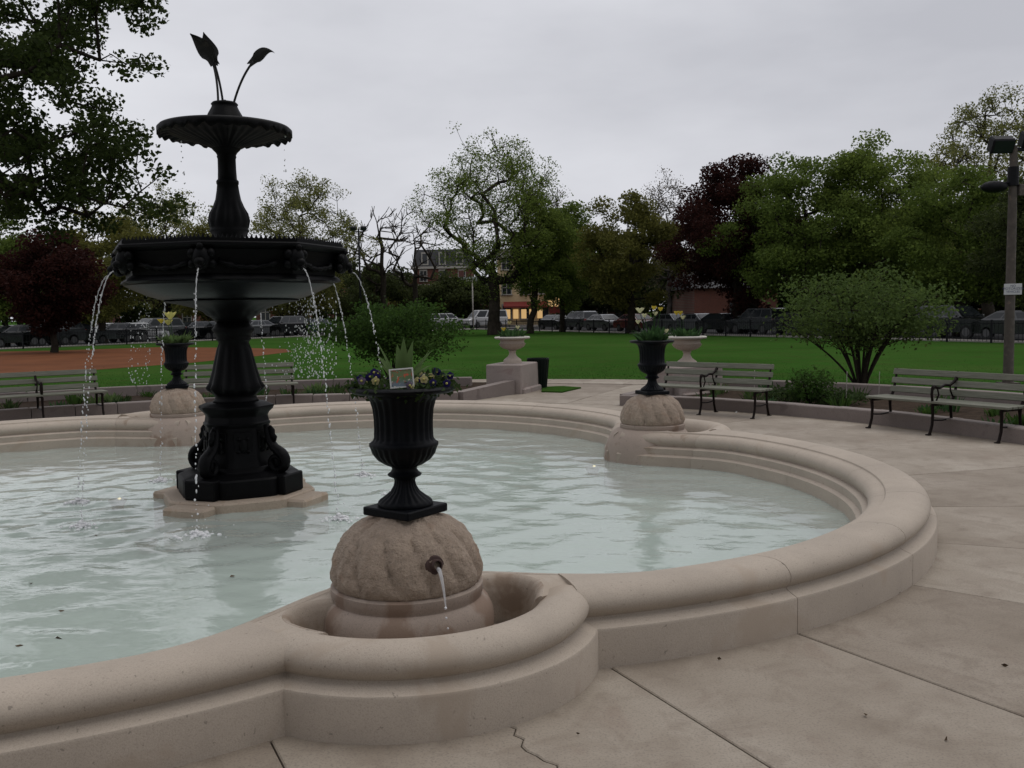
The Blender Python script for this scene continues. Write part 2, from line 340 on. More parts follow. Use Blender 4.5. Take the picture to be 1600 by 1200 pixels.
for k in range(4):                                  # slab in front of each overflow basin
    s0, e0 = J[(k - 1) % 4, 6]; s1, e1 = J[k, 0]; inner = arc(s0, s1, 12, PED[k])
    inner = [PED[k] + (q - PED[k]) / np.linalg.norm(q - PED[k]) * .93 for q in inner]
    mid = TH + k * PI / 2 + PI                      # make sure the arc goes round the outside
    a0 = math.atan2(*(s0 - PED[k])[::-1]); a1 = math.atan2(*(s1 - PED[k])[::-1])
    if a1 < a0: a1 += 2 * PI
    inner = [pol(a0 + (a1 - a0) * i / 14, .93, PED[k]) for i in range(15)]
    if k == 0:                                      # cracked slab
        w0 = np.array([-.055, 3.86]); w1 = e0 * .45 + e1 * .55; ck = []
        for i in range(71):
            t = i / 70; q = w0 * (1 - t) + w1 * t; o = (rng.normal() * .006 + .022 * math.sin(t * 70) + .012 * math.sin(t * 173)) * (1 if 0 < i < 70 else 0); ck.append(q + np.array([o, o * .4]))
        ci = min(range(15), key=lambda i: np.linalg.norm(inner[i] - w0))
        ea = arc(e0, e1, 12); cj = 7
        slab([s0] + inner[1:ci] + ck + ea[:cj][::-1], plaza, .0025)
        slab(ck[::-1] + inner[ci + 1:-1] + [s1] + ea[::-1][:12 - cj], plaza, .0025)
    else: slab([s0] + inner[1:-1] + [s1] + arc(e1, e0, 10), plaza)

# ---- pool wall: profile swept round each lobe, stone by stone
OUT = [(0, -.1), (0, .185), (-.006, .196), (-.05, .212), (-.075, .222), (-.082, .234), (-.066, .25), (-.050, .272), (-.046, .298), (-.058, .326), (-.085, .350), (-.12, .366), (-.165, .373)]
INN = [(-.23, .371), (-.30, .364), (-.355, .352), (-.362, .338), (-.378, .332), (-.40, .331), (-.44, .318), (-.47, .292), (-.482, .258), (-.472, .226), (-.455, .205), (-.455, .197), (-.50, .190), (-.52, .178), (-.52, .11), (-.545, .10), (-.56, .09), (-.56, -.34)]
PROF = OUT + INN
def sst(x, a, b): t = max(0, min(1, (x - a) / (b - a))); return t * t * (3 - 2 * t)
def inn_off(a): return -.30 * sst(abs(math.degrees(a)), 50, 70)
JE = math.radians(58.8)
def sweep_lobe(prof, a0, a1, n, shrink=0.):
    m = len(prof); v, f = [], []
    for i in range(n + 1):
        a = a0 + (a1 - a0) * i / n; o = inn_off(a)
        for (d, z) in prof:
            w = max(0, min(1, (-d - .165) / .19)); r = RO + d + o * w
            v.append(((r) * math.cos(a), (r) * math.sin(a), z))
    for i in range(n):
        for j in range(m - 1): f.append((i * m + j, i * m + j + 1, (i + 1) * m + j + 1, (i + 1) * m + j))
        f.append((i * m + m - 1, i * m, (i + 1) * m, (i + 1) * m + m - 1))
    f.append(tuple(range(m - 1, -1, -1))); f.append(tuple(n * m + j for j in range(m)))
    return v, f
pool = thing('fountain_pool', 'pale pink stone quatrefoil fountain pool wall with rounded coping', 'pool wall', (*C, 0))
ms = {}
g = .0006
for i in range(6): ms[i] = sweep_lobe(PROF, JA[i] + g if i else -JE, JA[i + 1] - g if i < 5 else JE, 14)
MORT = [(d - .0025 if j < 13 else d + .002, z - .002 if z > .1 else z) for j, (d, z) in enumerate(PROF)]
ms['m'] = sweep_lobe(MORT, JA[0], JA[6], 60)
INNER_ONLY = [(-.34, -.1), (-.34, .3505), (-.355, .3505)] + INN[3:]
ms['e0'] = sweep_lobe(INNER_ONLY, math.radians(-75), -JE - g, 16); ms['e1'] = sweep_lobe(INNER_ONLY, JE + g, math.radians(75), 16)
meshes = {}
for k in range(4):
    base = TH + PI / 4 + k * PI / 2; l = LOBE[k] - C
    for key, gm in ms.items():
        nm = 'mortar_bed' if key == 'm' else 'wall_stone'; mt = 'mortar' if key == 'm' else ('wet_stone' if str(key)[0] == 'e' else 'pool_stone')
        if key not in meshes:
            o = obj(nm, gm, mt, pool, 40); meshes[key] = o.data
        else: o = obj(nm, meshes[key], mt, pool)
        o.location = (*l, 0); o.rotation_euler = (0, 0, base)
# overflow basins (half rings) and the platform each pedestal stands on
RB = .97
BP = OUT + [(-.20, .370), (-.245, .355), (-.285, .325), (-.315, .28), (-.335, .22), (-.35, .15), (-.36, .1), (-.36, -.1)]
def ring(prof, a0, a1, n, R):
    m = len(prof); v, f = [], []
    for i in range(n + 1):
        a = a0 + (a1 - a0) * i / n
        for d, z in prof: v.append(((R + d) * math.cos(a), (R + d) * math.sin(a), z))
    for i in range(n):
        for j in range(m - 1): f.append((i * m + j, i * m + j + 1, (i + 1) * m + j + 1, (i + 1) * m + j))
        f.append((i * m + m - 1, i * m, (i + 1) * m, (i + 1) * m + m - 1))
    f.append(tuple(range(m - 1, -1, -1))); f.append(tuple(n * m + j for j in range(m))); return v, f
phi = math.radians(62)
gb = ring(BP, -phi, phi, 44, RB)
BI = [(-.235, -.1), (-.235, .347), (-.245, .3515), (-.275, .335), (-.30, .30), (-.32, .25), (-.335, .19), (-.35, .13), (-.36, .1), (-.36, -.1)]
HP = [(.07, -.1), (.07, .346), (.062, .3515), (.05, .349), (.032, .335), (.015, .30), (.005, .24), (0, .16), (-.004, .1), (-.004, -.1)]
hc = (.47 * math.cos(math.radians(70)), .47 * math.sin(math.radians(70)))
hole = [((.63 * math.cos(t), .63 * math.sin(t)), (math.cos(t), math.sin(t))) for t in np.radians(np.linspace(52, 70, 6))] + [((hc[0] + .16 * math.cos(t), hc[1] + .16 * math.sin(t)), (math.cos(t), math.sin(t))) for t in np.radians(np.linspace(78, 200, 16))]
def hole_sweep(sg):
    m = len(HP); v = [((p[0] + n[0] * d), sg * (p[1] + n[1] * d), z) for p, n in hole for d, z in HP]; f = [(i * m + j, i * m + (j + 1) % m, (i + 1) * m + (j + 1) % m, (i + 1) * m + j) for i in range(len(hole) - 1) for j in range(m)]
    return v, f + [tuple(range(m - 1, -1, -1)), tuple((len(hole) - 1) * m + j for j in range(m))]
gi0 = hole_sweep(1); gi1 = hole_sweep(-1)
gfl = prism([(.66 * math.cos(t), .66 * math.sin(t)) for t in np.radians(np.linspace(-80, 80, 24))] + [(.0, .42), (.0, -.42)], .02, .105)
def luv(a, r, sg):                          # lobe polar -> pedestal frame (u outwards, v sideways)
    x, y = r * math.cos(a) + LD, r * math.sin(a); return ((x + y) * .70711 - RC, sg * (x - y) * .70711)
plat = [(p[0] + n[0] * .064, p[1] + n[1] * .064) for p, n in hole] + [(-.06, .33)]
plat = plat + [(u, -v) for u, v in plat[::-1]]
side = [luv(JE, r, 1) for r in (3.72, 3.6)] + [luv(a, RO - .345 + inn_off(a) * .95, 1) for a in np.radians(np.linspace(58.8, 75, 9))]
plat = plat + [(u, -v) for u, v in side] + side[::-1]
gp = prism(plat[::-1], -.1, .3495)
bm_ = {}
for k in range(4):
    for nm, gm, mt, sm in (('basin_rim', gb, 'pool_stone', 40), ('basin_wall', gi0, 'wet_stone', 40), ('basin_wall', gi1, 'wet_stone', 40), ('basin_floor', gfl, 'wet_stone', False), ('platform_stone', gp, 'pool_stone', False)):
        key = id(gm)
        if key not in bm_: o = obj(nm, gm, mt, pool, sm); bm_[key] = o.data
        else: o = obj(nm, bm_[key], mt, pool)
        o.location = (*(PED[k] - C), 0); o.rotation_euler = (0, 0, TH + k * PI / 2)

# ---- water surface: real ripples (rings from the jets, plus cross chop)
JET_A = [TH + PI / 8 + k * PI / 4 for k in range(8)]; RLAND = 1.54
def lobe_in(x, y, r):
    m = np.zeros(x.shape, bool)
    for l in LOBE: m |= (x - l[0]) ** 2 + (y - l[1]) ** 2 < r * r
    return m | ((x - C[0]) ** 2 + (y - C[1]) ** 2 < 9)
def mk_water():
    st = .034; X = np.arange(-5.95, 5.95, st); x, y = np.meshgrid(X + C[0], X + C[1]); z = np.zeros_like(x); r = np.random.default_rng(3)
    for a in JET_A:
        p = pol(a, RLAND); d = np.hypot(x - p[0], y - p[1]); z += .0026 * np.sin(d * 2 * PI / .26 + r.uniform(0, 6)) * np.exp(-d / 1.5) / (1 + .5 * d) + .003 * np.sin(d * 2 * PI / .5) * np.exp(-d / 2.5)
    for i in range(44):
        L = r.uniform(.15, .75); a = r.normal(1.3, .6); am = .00044 * (L / .35) ** 1.0
        kx, ky = math.cos(a) * 2 * PI / L, math.sin(a) * 2 * PI / L
        ph = r.uniform(0, 6.28) + .9 * np.sin(x * r.uniform(.5, 1.6) + y * r.uniform(.5, 1.6) + r.uniform(0, 6))
        z += .92 * am * np.sin(kx * x + ky * y + ph)
    for i in range(18):
        L = r.uniform(.10, .22); a = r.normal(1.3, .7); z += .00016 * np.sin(math.cos(a) * 2 * PI / L * x + math.sin(a) * 2 * PI / L * y + r.uniform(0, 6.28) + 1.4 * np.sin(x * r.uniform(.6, 2) + y * r.uniform(.6, 2)))
    n = len(X); v = np.stack([x.ravel(), y.ravel(), z.ravel() + ZW], -1); idx = np.arange(n * n).reshape(n, n)
    q = np.stack([idx[:-1, :-1], idx[:-1, 1:], idx[1:, 1:], idx[1:, :-1]], -1).reshape(-1, 4)
    cx = v[q].mean(1); keep = lobe_in(cx[:, 0], cx[:, 1], RO - .45); q = q[keep]
    used, inv = np.unique(q, return_inverse=True); return v[used], inv.reshape(-1, 4)
obj('water', mk_water(), 'pool_water', smooth=True, kind='structure')

# ---- domed pedestals
def dome_mod(r, z, a, j):
    t = max(0, min(1, (z - .405) / .34)); tw = a + .36 * t
    lob = abs(math.sin(tw * 6.5 + .25 * math.sin(a * 3))) ** .36
    k = math.sin(a * 23 + z * 31) * math.sin(a * 11 - z * 57) + .6 * math.sin(a * 41 + z * 90)
    R = r * (1 + (.10 * (lob - .82) if .42 < z < .735 else 0)) + (.0045 * k if z < .74 else 0)
    return R, z + .002 * k, a
dome_p = [(.36, .400), (.372, .418)] + [(.378 * math.cos(t) ** .62 if t < 1.35 else .2, .43 + .315 * math.sin(t) ** 1.05) for t in np.linspace(.06, 1.32, 15)] + [(.15, .748), (.02, .75)]
g_dome = lathe(dome_p, 176, dome_mod)
g_drum = lathe([(.385, -.34), (.38, .30), (.376, .345), (.384, .356), (.384, .394), (.372, .403), (.1, .404)], 64)
g_roll = ring([(-.08, .10), (.0, .105), (.02, .12), (.040, .155), (.046, .20), (.040, .255), (.020, .30), (-.004, .326), (-.03, .34), (-.1, .342)], -1.9, 1.9, 48, .392)
g_foot = ring([(-.1, -.34), (.195, -.34), (.19, .0), (.175, .10), (.15, .19), (.115, .265), (.06, .325), (.0, .35), (-.05, .355)], 1.9, 2 * PI - 1.9, 40, .39)
g_spout = lathe([(.018, 0), (.046, 0), (.05, .012), (.042, .024), (.030, .026), (.028, .045), (.024, .05), (.02, .05), (.019, .02)], 24, cap=False)
ped_lab = ['rough carved stone dome pedestal with water spout, nearest the camera', 'pale carved stone dome pedestal on the pool rim beside the long bench at right', 'brown stained stone dome pedestal behind the dark fountain stem', 'carved stone dome pedestal at the left of the pool, outside the picture']
for k in range(3):
    pd = thing('stone_pedestal', ped_lab[k], 'pedestal', (*PED[k], 0), TH + k * PI / 2, 'dome pedestals round the pool')
    obj('drum', g_drum, 'drum_stone', pd, 50); obj('roll_moulding', g_roll, 'drum_stone', pd, 50); obj('pool_side_foot', g_foot, 'drum_stone', pd, 50); obj('dome', g_dome, 'dome_stone', pd, 60)
    if k == 0:
        sp = obj('spout', g_spout, 'spout_metal', pd, 40); a = .05; sp.location = (.335 * math.cos(a), .335 * math.sin(a), .555); sp.rotation_euler = (0, PI / 2 - .25, a)
SPA = TH + .05
spo = np.array([*pol(SPA, .385, PED[0]), .55]); sd = np.array([math.cos(SPA), math.sin(SPA), 0])
pth = [spo + sd * .42 * t - np.array([0, 0, 4.9 * t * t]) for t in np.linspace(0, .30, 14)]
js = thing('spout_stream', 'thin stream of water falling from the spout of the nearest dome', 'water stream', tuple(spo))
obj('stream', tube([p - spo for p in pth[:9]], [.011, .011, .010, .009, .008, .007, .006, .005, .004], 7), 'jet_water', js, True)
for p in pth[8:]: obj('drop', ball(p - spo + rng.normal(0, .004, 3), rng.uniform(.005, .008)), 'drop_water', js, True)

# ---- black iron urns
def flute(n, d, z0, z1):
    def m(r, z, a, j): return (r * (1 - d * abs(math.cos(a * n / 2)) ** 3) if z0 <= z <= z1 else r), z, a
    return m
up = [(.03, .04), (.135, .04), (.140, .05), (.136, .062), (.128, .072), (.105, .088), (.075, .112), (.058, .14), (.052, .165), (.056, .18), (.082, .192), (.086, .20), (.07, .212), (.062, .225), (.066, .238), (.10, .252), (.135, .275), (.158, .305), (.168, .335), (.173, .346), (.173, .358), (.162, .365), (.155, .372), (.150, .385), (.148, .43), (.149, .48), (.154, .53), (.165, .57), (.182, .597), (.205, .608), (.245, .612), (.262, .622), (.266, .632), (.258, .642), (.235, .645), (.20, .635), (.17, .60), (.15, .57), (.02, .57)]
def urn_mod(r, z, a, j):
    if .25 < z < .34: return r * (1 - .045 * abs(math.cos(a * 14)) ** 2), z, a
    if .375 < z < .59: return r * (1 - .05 * abs(math.cos(a * 12)) ** 2), z, a
    if .07 < z < .17: return r * (1 - .06 * abs(math.cos(a * 11)) ** 2), z, a
    return r, z, a
g_urn = lathe(up, 128, urn_mod); g_plate = box(-.152, .152, -.152, .152, 0, .042, .006); g_soilp = lathe([(.01, .0), (.185, .0)], 24, cap=False)
urn_lab = ['large black fluted iron urn with pansies, on the nearest stone dome', 'black iron urn of white and yellow tulips in front of the right bench', 'black iron urn with yellow flowers behind the fountain stem']
URN = []
for k in range(3):
    u = thing('iron_urn', urn_lab[k], 'urn', (*PED[k], .748), [.95, .35, .3][k], 'black iron urns on the domes')
    obj('body', g_urn, 'urn_iron', u, 60); obj('base_plate', g_plate, 'urn_iron', u); obj('soil', g_soilp, 'soil', u, loc=(0, 0, .6)); URN.append(np.array([*PED[k], 1.35]))

# ---- central fountain
F = thing('tiered_fountain', 'tall black cast iron two-tier fountain standing in the pool', 'fountain', (*C, 0))
OA = TH + PI / 8
def octmod(n=8):
    def m(r, z, a, j):
        w = (a - OA) % (2 * PI / n) - PI / n; return r * math.cos(PI / n) / math.cos(w), z, a
    return m
st = lathe([(.73, -.34), (.73, .055), (.715, .072), (.5, .078)], 64, octmod()); obj('stone_footing', st, 'footing_stone', F, 30)
for k in range(4):
    a = OA + PI / 8 + k * PI / 2; obj('footing_step', move(box(-.16, .12, -.22, .22, -.34, .05, .02), (.74 * math.cos(a), .74 * math.sin(a), 0), a), 'footing_stone', F)
obj('base_block', lathe([(.585, .076), (.585, .235), (.57, .252), (.50, .275), (.48, .283), (.1, .288)], 64, octmod()), 'fountain_iron', F, 30)
obj('pedestal', lathe([(.41, .27), (.40, .30), (.36, .33), (.335, .40), (.315, .55), (.305, .66), (.305, .70), (.32, .715), (.325, .735), (.31, .75), (.30, .80), (.315, .83), (.35, .86), (.362, .885), (.36, .90), (.30, .925), (.24, .935), (.05, .94)], 64, octmod()), 'fountain_iron', F, 30)
for k in range(8):
    a = OA + PI / 8 + k * PI / 4
    if k % 2 == 0:
        pts = [(-.11, 0, .36), (-.09, 0, .28), (-.075, 0, .2), (-.03, 0, .14), (.03, 0, .10)] + [((.10 - .008 * t) * math.cos(1.1 - t) * .95, 0, (.10 - .008 * t) * math.sin(1.1 - t)) for t in np.linspace(0, 9, 26)]
        sc = tube(pts, [.025, .032, .036, .04, .044] + [.046 - .001 * i for i in range(26)], 9); sc = cat(([(x, y * 1.5, z) for x, y, z in sc[0]], sc[1]), lathe([(.02, -.075), (.035, -.07), (.035, .07), (.02, .075)], 12), tube([(-.08, 0, .33), (-.045, 0, .30), (-.05, 0, .26), (-.02, 0, .235), (-.03, 0, .2)], [.03, .026, .03, .024, .02], 8))
        obj('scroll_bracket', move(sc, (.44 * math.cos(a), .44 * math.sin(a), .36), a), 'fountain_iron', F, True)
    if k % 2 == 0: obj('corner_block', move(box(-.14, .085, -.165, .165, .0765, .26, .012), (.53 * math.cos(a), .53 * math.sin(a), 0), a), 'fountain_iron', F)
    pn = cat(box(-.008, .012, -.085, .085, .40, .66, .004), ball((.01, 0, .53), .045, 8, 6, (.5, 1, 1.6)), ball((.012, .045, .48), .022, 6, 4), ball((.012, -.045, .48), .022, 6, 4), ball((.012, .04, .6), .02, 6, 4), ball((.012, -.04, .6), .02, 6, 4))
    obj('relief_panel', move(pn, (.288 * math.cos(a), .288 * math.sin(a), 0), a), 'fountain_iron', F)
obj('nameplate', move(box(-.004, .004, -.10, .10, .12, .155), (.5435 * math.cos(-1.83), .5435 * math.sin(-1.83), 0), OA - PI / 8), 'spout_metal', F)
def leafmod(n, d, z0, z1):
    def m(r, z, a, j):
        if z0 < z < z1: return r * (1 + d * (abs(math.sin(a * n / 2)) - .5) * (1 + .4 * math.sin(z * 60))), z, a
        return r, z, a
    return m
obj('lower_stem', lathe([(.22, .93), (.20, .96), (.19, .985), (.21, 1.01), (.245, 1.05), (.25, 1.075), (.235, 1.12), (.205, 1.22), (.178, 1.34), (.155, 1.44), (.14, 1.50), (.15, 1.52), (.165, 1.535), (.155, 1.55), (.17, 1.585), (.20, 1.63), (.175, 1.66), (.15, 1.70), (.05, 1.74)], 64, leafmod(10, .16, 1.02, 1.5)), 'fountain_iron', F, True)
obj('bowl_underside', lathe([(.60, 1.905), (.66, 1.912), (.80, 1.955), (.94, 2.015), (1.0, 2.045), (1.01, 2.07), (.9, 2.08)], 96, cap=False), 'bowl_wet', F, 40)
obj('bowl_hub', lathe([(.16, 1.70), (.20, 1.745), (.24, 1.765), (.27, 1.80), (.36, 1.84), (.50, 1.875), (.60, 1.89), (.625, 1.90), (.61, 1.915), (.1, 1.93)], 64, leafmod(16, .03, 1.76, 1.89)), 'fountain_iron', F, 50)
obj('lower_bowl', lathe([(1.0, 2.055), (1.06, 2.06), (1.09, 2.075), (1.075, 2.10), (1.03, 2.125), (1.035, 2.20), (1.06, 2.29), (1.08, 2.33), (1.13, 2.345), (1.15, 2.365), (1.15, 2.385), (1.12, 2.40), (1.12, 2.425), (1.09, 2.425), (1.06, 2.35), (.9, 2.2), (.4, 2.12), (.1, 2.12)], 96, octmod()), 'fountain_iron', F, 30)
obj('bowl_water', lathe([(.1, 2.375), (1.04, 2.38)], 48, octmod(), cap=False), 'pool_water', F)
tooth = []
for s in range(8):
    p0 = np.array([1.10 * math.cos(OA + s * PI / 4), 1.10 * math.sin(OA + s * PI / 4)]); p1 = np.array([1.10 * math.cos(OA + (s + 1) * PI / 4), 1.10 * math.sin(OA + (s + 1) * PI / 4)]); ang = math.atan2(*(p1 - p0)[::-1])
    for i in range(20):
        q = p0 + (p1 - p0) * (i + .5) / 20; tooth.append(move(([(-.016, -.008, 0), (.016, -.008, 0), (.016, .008, 0), (-.016, .008, 0), (0, 0, .038)], [(0, 1, 4), (1, 2, 4), (2, 3, 4), (3, 0, 4), (3, 2, 1, 0)]), (*q, 2.422), ang))
obj('rim_cresting', cat(*tooth), 'fountain_iron', F)
for s in range(8):                                  # lion masks at the corners, garland relief on each face
    a = OA + s * PI / 4
    lm = cat(ball((1.12, 0, 2.25), .085, 10, 8, (1, 1, 1.25)), ball((1.19, 0, 2.215), .05, 10, 6, (1, 1, .8)), ball((1.215, 0, 2.17), .026, 8, 5), ball((1.12, .08, 2.29), .045, 8, 6), ball((1.12, -.08, 2.29), .045, 8, 6), ball((1.11, .085, 2.2), .04, 8, 6), ball((1.11, -.085, 2.2), .04, 8, 6), ball((1.17, .035, 2.265), .02, 6, 4), ball((1.17, -.035, 2.265), .02, 6, 4), tube([(1.1, 0, 2.36), (1.16, 0, 2.355), (1.18, 0, 2.33)], .03, 8))
    lm = [(x - 1.12, y, z) for x, y, z in lm[0]], lm[1]
    obj('lion_mask', move(lm, (1.09 * math.cos(a), 1.09 * math.sin(a), 0), a), 'fountain_iron', F, True)
    a += PI / 8; R = 1.05 * math.cos(PI / 8)
    gl = tube([(0.02 + .012 * math.cos(t * 9), .27 * t, 2.175 + .05 * t * t) for t in np.linspace(-1, 1, 17)], [.022 + .008 * math.cos(i * 2.2) for i in range(17)], 7)
    obj('garland', move(gl, (R * math.cos(a), R * math.sin(a), 0), a), 'fountain_iron', F, True)
obj('upper_stem', lathe([(.17, 2.36), (.12, 2.40), (.112, 2.45), (.125, 2.49), (.165, 2.535), (.178, 2.56), (.182, 2.575), (.174, 2.585), (.182, 2.60), (.182, 2.66), (.168, 2.73), (.14, 2.79), (.118, 2.86), (.104, 2.94), (.097, 3.0), (.102, 3.005), (.104, 3.03), (.098, 3.04), (.088, 3.05), (.084, 3.14), (.083, 3.24), (.09, 3.26), (.086, 3.275), (.10, 3.30), (.125, 3.325), (.15, 3.36), (.10, 3.38)], 56, leafmod(12, .13, 2.6, 2.8)), 'fountain_iron', F, True)
def lip(r, z, a, j):
    if j in (6, 7, 8): return r, z - .022 * abs(math.sin(a * 12)) - .014 * math.sin(a * 29 + 1), a
    if 1 < j < 6: return r * (1 + .012 * math.sin(a * 24)), z + .004 * math.sin(a * 37), a
    return r, z, a
obj('upper_bowl', lathe([(.10, 3.32), (.15, 3.345), (.19, 3.37), (.30, 3.405), (.42, 3.44), (.51, 3.475), (.565, 3.482), (.602, 3.462), (.615, 3.475), (.615, 3.51), (.595, 3.53), (.54, 3.54), (.40, 3.51), (.1, 3.48)], 144, lip), 'fountain_iron', F, 50)
obj('finial', lathe([(.22, 3.47), (.19, 3.56), (.172, 3.61), (.15, 3.66), (.125, 3.71), (.115, 3.735), (.125, 3.748), (.11, 3.765), (.03, 3.767)], 40, leafmod(8, .06, 3.5, 3.7)), 'fountain_iron', F, True)
obj('nozzle', tube([(0, 0, 3.74), (0, 0, 3.79)], [.012, .017], 8), 'fountain_iron', F)
def fleaf(stem, d, tip_h, L, Wd, roll, droop, name):
    d = np.array(d) / np.linalg.norm(d); P = [np.array(p) for p in stem]; lf = obj('leaf_stem', tube(P, .011, 7), 'leaf_iron', F, True)
    e = P[-1]; s = np.cross(d, (0, 0, 1)); s /= np.linalg.norm(s); n = np.cross(s, d); s2 = s * math.cos(roll) + n * math.sin(roll); n2 = np.cross(s2, d)
    v, f = [], []; N = 12; prof = [0, .0, .7, .95, 1, .97, .88, .76, .62, .46, .3, .14, .02]
    for i in range(N + 1):
        t = i / N; q = e + d * L * (t - .06) + np.array([0, 0, -droop * max(0, t - .45) ** 2 * 2.2])
        w = Wd * prof[i] if i > 1 else Wd * (.42 if i == 0 else .6)
        back = -.28 * L if i == 0 else 0
        for k in (-1, -.5, 0, .5, 1):
            bq = q + s2 * w * k + n2 * Wd * .45 * (k * k) * (.4 + .6 * (1 - t)) + (d * (-.13 * L * abs(k)) if i == 0 else 0)
            v.append(tuple(bq))
    m = 5
    for i in range(N):
        for k in range(m - 1): f.append((i * m + k, i * m + k + 1, (i + 1) * m + k + 1, (i + 1) * m + k))
    o = len(v); v += [(x, y, z - .006) for x, y, z in v]; f += [tuple(o + i for i in q[::-1]) for q in f]
    obj('leaf_blade', (v, f), 'leaf_iron', lf, True)
Cy = C[1]
def fp(px, py, dy=0.):                              # point on the fountain's axis plane, relative to its base
    p = dep(px, py, Cy + dy); return np.array([p[0] - C[0], p[1] - C[1], p[2]])
def bez(a, b, c, n=12): return [(1 - t) ** 2 * a + 2 * t * (1 - t) * b + t * t * c for t in np.linspace(0, 1, n)]
fleaf(bez(fp(341, 166), fp(341, 125, .05), fp(332, 96, .1)), fp(318, 52, .1) - fp(332, 96, .1), 0, .30, .08, 1.2, .0, 'a')
fleaf(bez(fp(349, 166, -.05), fp(345, 128, -.05), fp(333, 93, -.1)), fp(297, 51, -.2) - fp(331, 96, -.1), 0, .34, .07, 2.1, .06, 'b')
fleaf(bez(fp(364, 166), fp(376, 120), fp(396, 96)), fp(424, 69, .05) - fp(396, 96), 0, .30, .05, 1.1, .16, 'c')

for o in list(F.children):                          # the bowl is a little slimmer than its castings were laid out
    if o.name.split('.')[0] in ('lower_bowl', 'bowl_underside', 'bowl_water', 'rim_cresting', 'garland', 'lion_mask'): o.scale = (.955, .955, 1)
# ---- jets, drips, splashes
view = np.array([0 - C[0], 0 - C[1]]); va = math.atan2(view[1], view[0])
names = []
for k, a in enumerate(JET_A):
    rel = math.degrees((a - va + PI) % (2 * PI) - PI)
    lab = {0: 'falling water jet in front of the fountain stem, from the middle lion mask', 1: 'falling water jet right of the fountain stem, from the front right lion mask', 2: 'outermost right water jet arcing off the lower bowl', 3: 'water jet falling behind the right side of the lower bowl', 4: 'water jet falling behind the fountain stem, just right of it', 5: 'water jet falling in front of the rear dome urn, behind the bowl', 6: 'outermost left water jet arcing off the lower bowl', 7: 'second water jet from the left under the lower bowl'}[round((rel + 12.5) / 45) % 8]
    o = np.array([*(pol(a, 1.14) - C), 2.16]); d = np.array([math.cos(a), math.sin(a), 0]); T = math.sqrt((2.16 - ZW) / 4.9); vv = (RLAND - 1.14) / T
    t = thing('water_jet', lab, 'water jet', (*C, 0), 0, 'jets of the lower bowl')
    ts = np.linspace(0, T * .5, 22); P = [o + d * vv * s - np.array([0, 0, 4.9 * s * s]) for s in ts]
    obj('stream', tube([p + rng.normal(0, .002, 3) for p in P], [.0062 - .0026 * i / 21 + .0022 * math.sin(i * 2.1 + k) for i in range(22)], 6), 'jet_water', t, True)
    s = T * .30; dr = []
    while s < T:
        p = o + d * vv * s - np.array([0, 0, 4.9 * s * s]) + rng.normal(0, .006, 3); dr.append(ball(p, rng.uniform(.003, .0088) * (.6 + .6 * s / T), 6, 4, (1, 1, rng.uniform(1, 2.6)))); s += rng.uniform(.003, .010) 
    obj('drops', cat(*dr), 'drop_water', t, True, kind='stuff')
    q = pol(a, RLAND)
    sp = thing('splash', {0: 'white splash where the middle jet lands, left of the nearest dome', 1: 'white splash beside the black urn where the front right jet lands', 2: 'white splash landing behind the black urn at right', 3: 'splash landing in the pool far behind the urn', 4: 'splash behind the fountain base', 5: 'splash near the rear dome, left of the fountain base', 6: 'farther of the two white splashes at the left of the pool', 7: 'nearer of the two white splashes at the left of the pool'}[round((rel + 12.5) / 45) % 8], 'splash', (*q, ZW), 0, 'splashes under the jets')
    bl = []
    for i in range(110):
        rr = abs(rng.normal(0, .07)); aa = rng.uniform(0, 6.28); bl.append(ball((rr * math.cos(aa), rr * math.sin(aa), .002 + .055 * math.exp(-rr * 16) * rng.uniform(.1, 1)), rng.uniform(.005, .019), 6, 4, (1.2, 1.2, .8)))
    for i in range(40):
        rr = abs(rng.normal(0, .13)); aa = rng.uniform(0, 6.28); bl.append(ball((rr * math.cos(aa), rr * math.sin(aa), abs(rng.normal(0, .07))), rng.uniform(.002, .006), 5, 3))
    obj('foam_mound', cat(*bl), 'foam', sp, True, kind='stuff')
def spray(name, lab, x0, x1, y0, y1, dy, n, sz, shape):
    dr = []; o = dep((x0 + x1) / 2, y1, Cy + dy)
    for i in range(n):
        px = x0 + (x1 - x0) * shape(rng); py = y0 + (y1 - y0) * rng.uniform() ** .8; p = dep(px, py, Cy + dy + rng.normal(0, .25)) - o
        dr.append(ball(p, sz * rng.uniform(.5, 1.4), 5, 3, (1, 1, rng.uniform(1, 2))))
    t = thing(name, lab, 'water drops', tuple(o)); obj('drops', cat(*dr), 'drop_water', t, True, kind='stuff')
spray('water_spray', 'shower of fine drops under the right side of the lower bowl', 425, 525, 455, 590, .5, 520, .0055, lambda r: min(1, max(0, r.normal(.62, .22))))
spray('water_spray', 'thin curtain of drops under the left rim of the lower bowl', 200, 236, 440, 600, .35, 120, .005, lambda r: r.uniform())
spray('water_drip', 'few drips falling from the left lip of the upper bowl', 280, 290, 205, 290, 0, 12, .006, lambda r: r.uniform())
spray('water_drip', 'few drips falling from the right lip of the upper bowl', 442, 447, 205, 270, 0, 10, .006, lambda r: r.uniform())
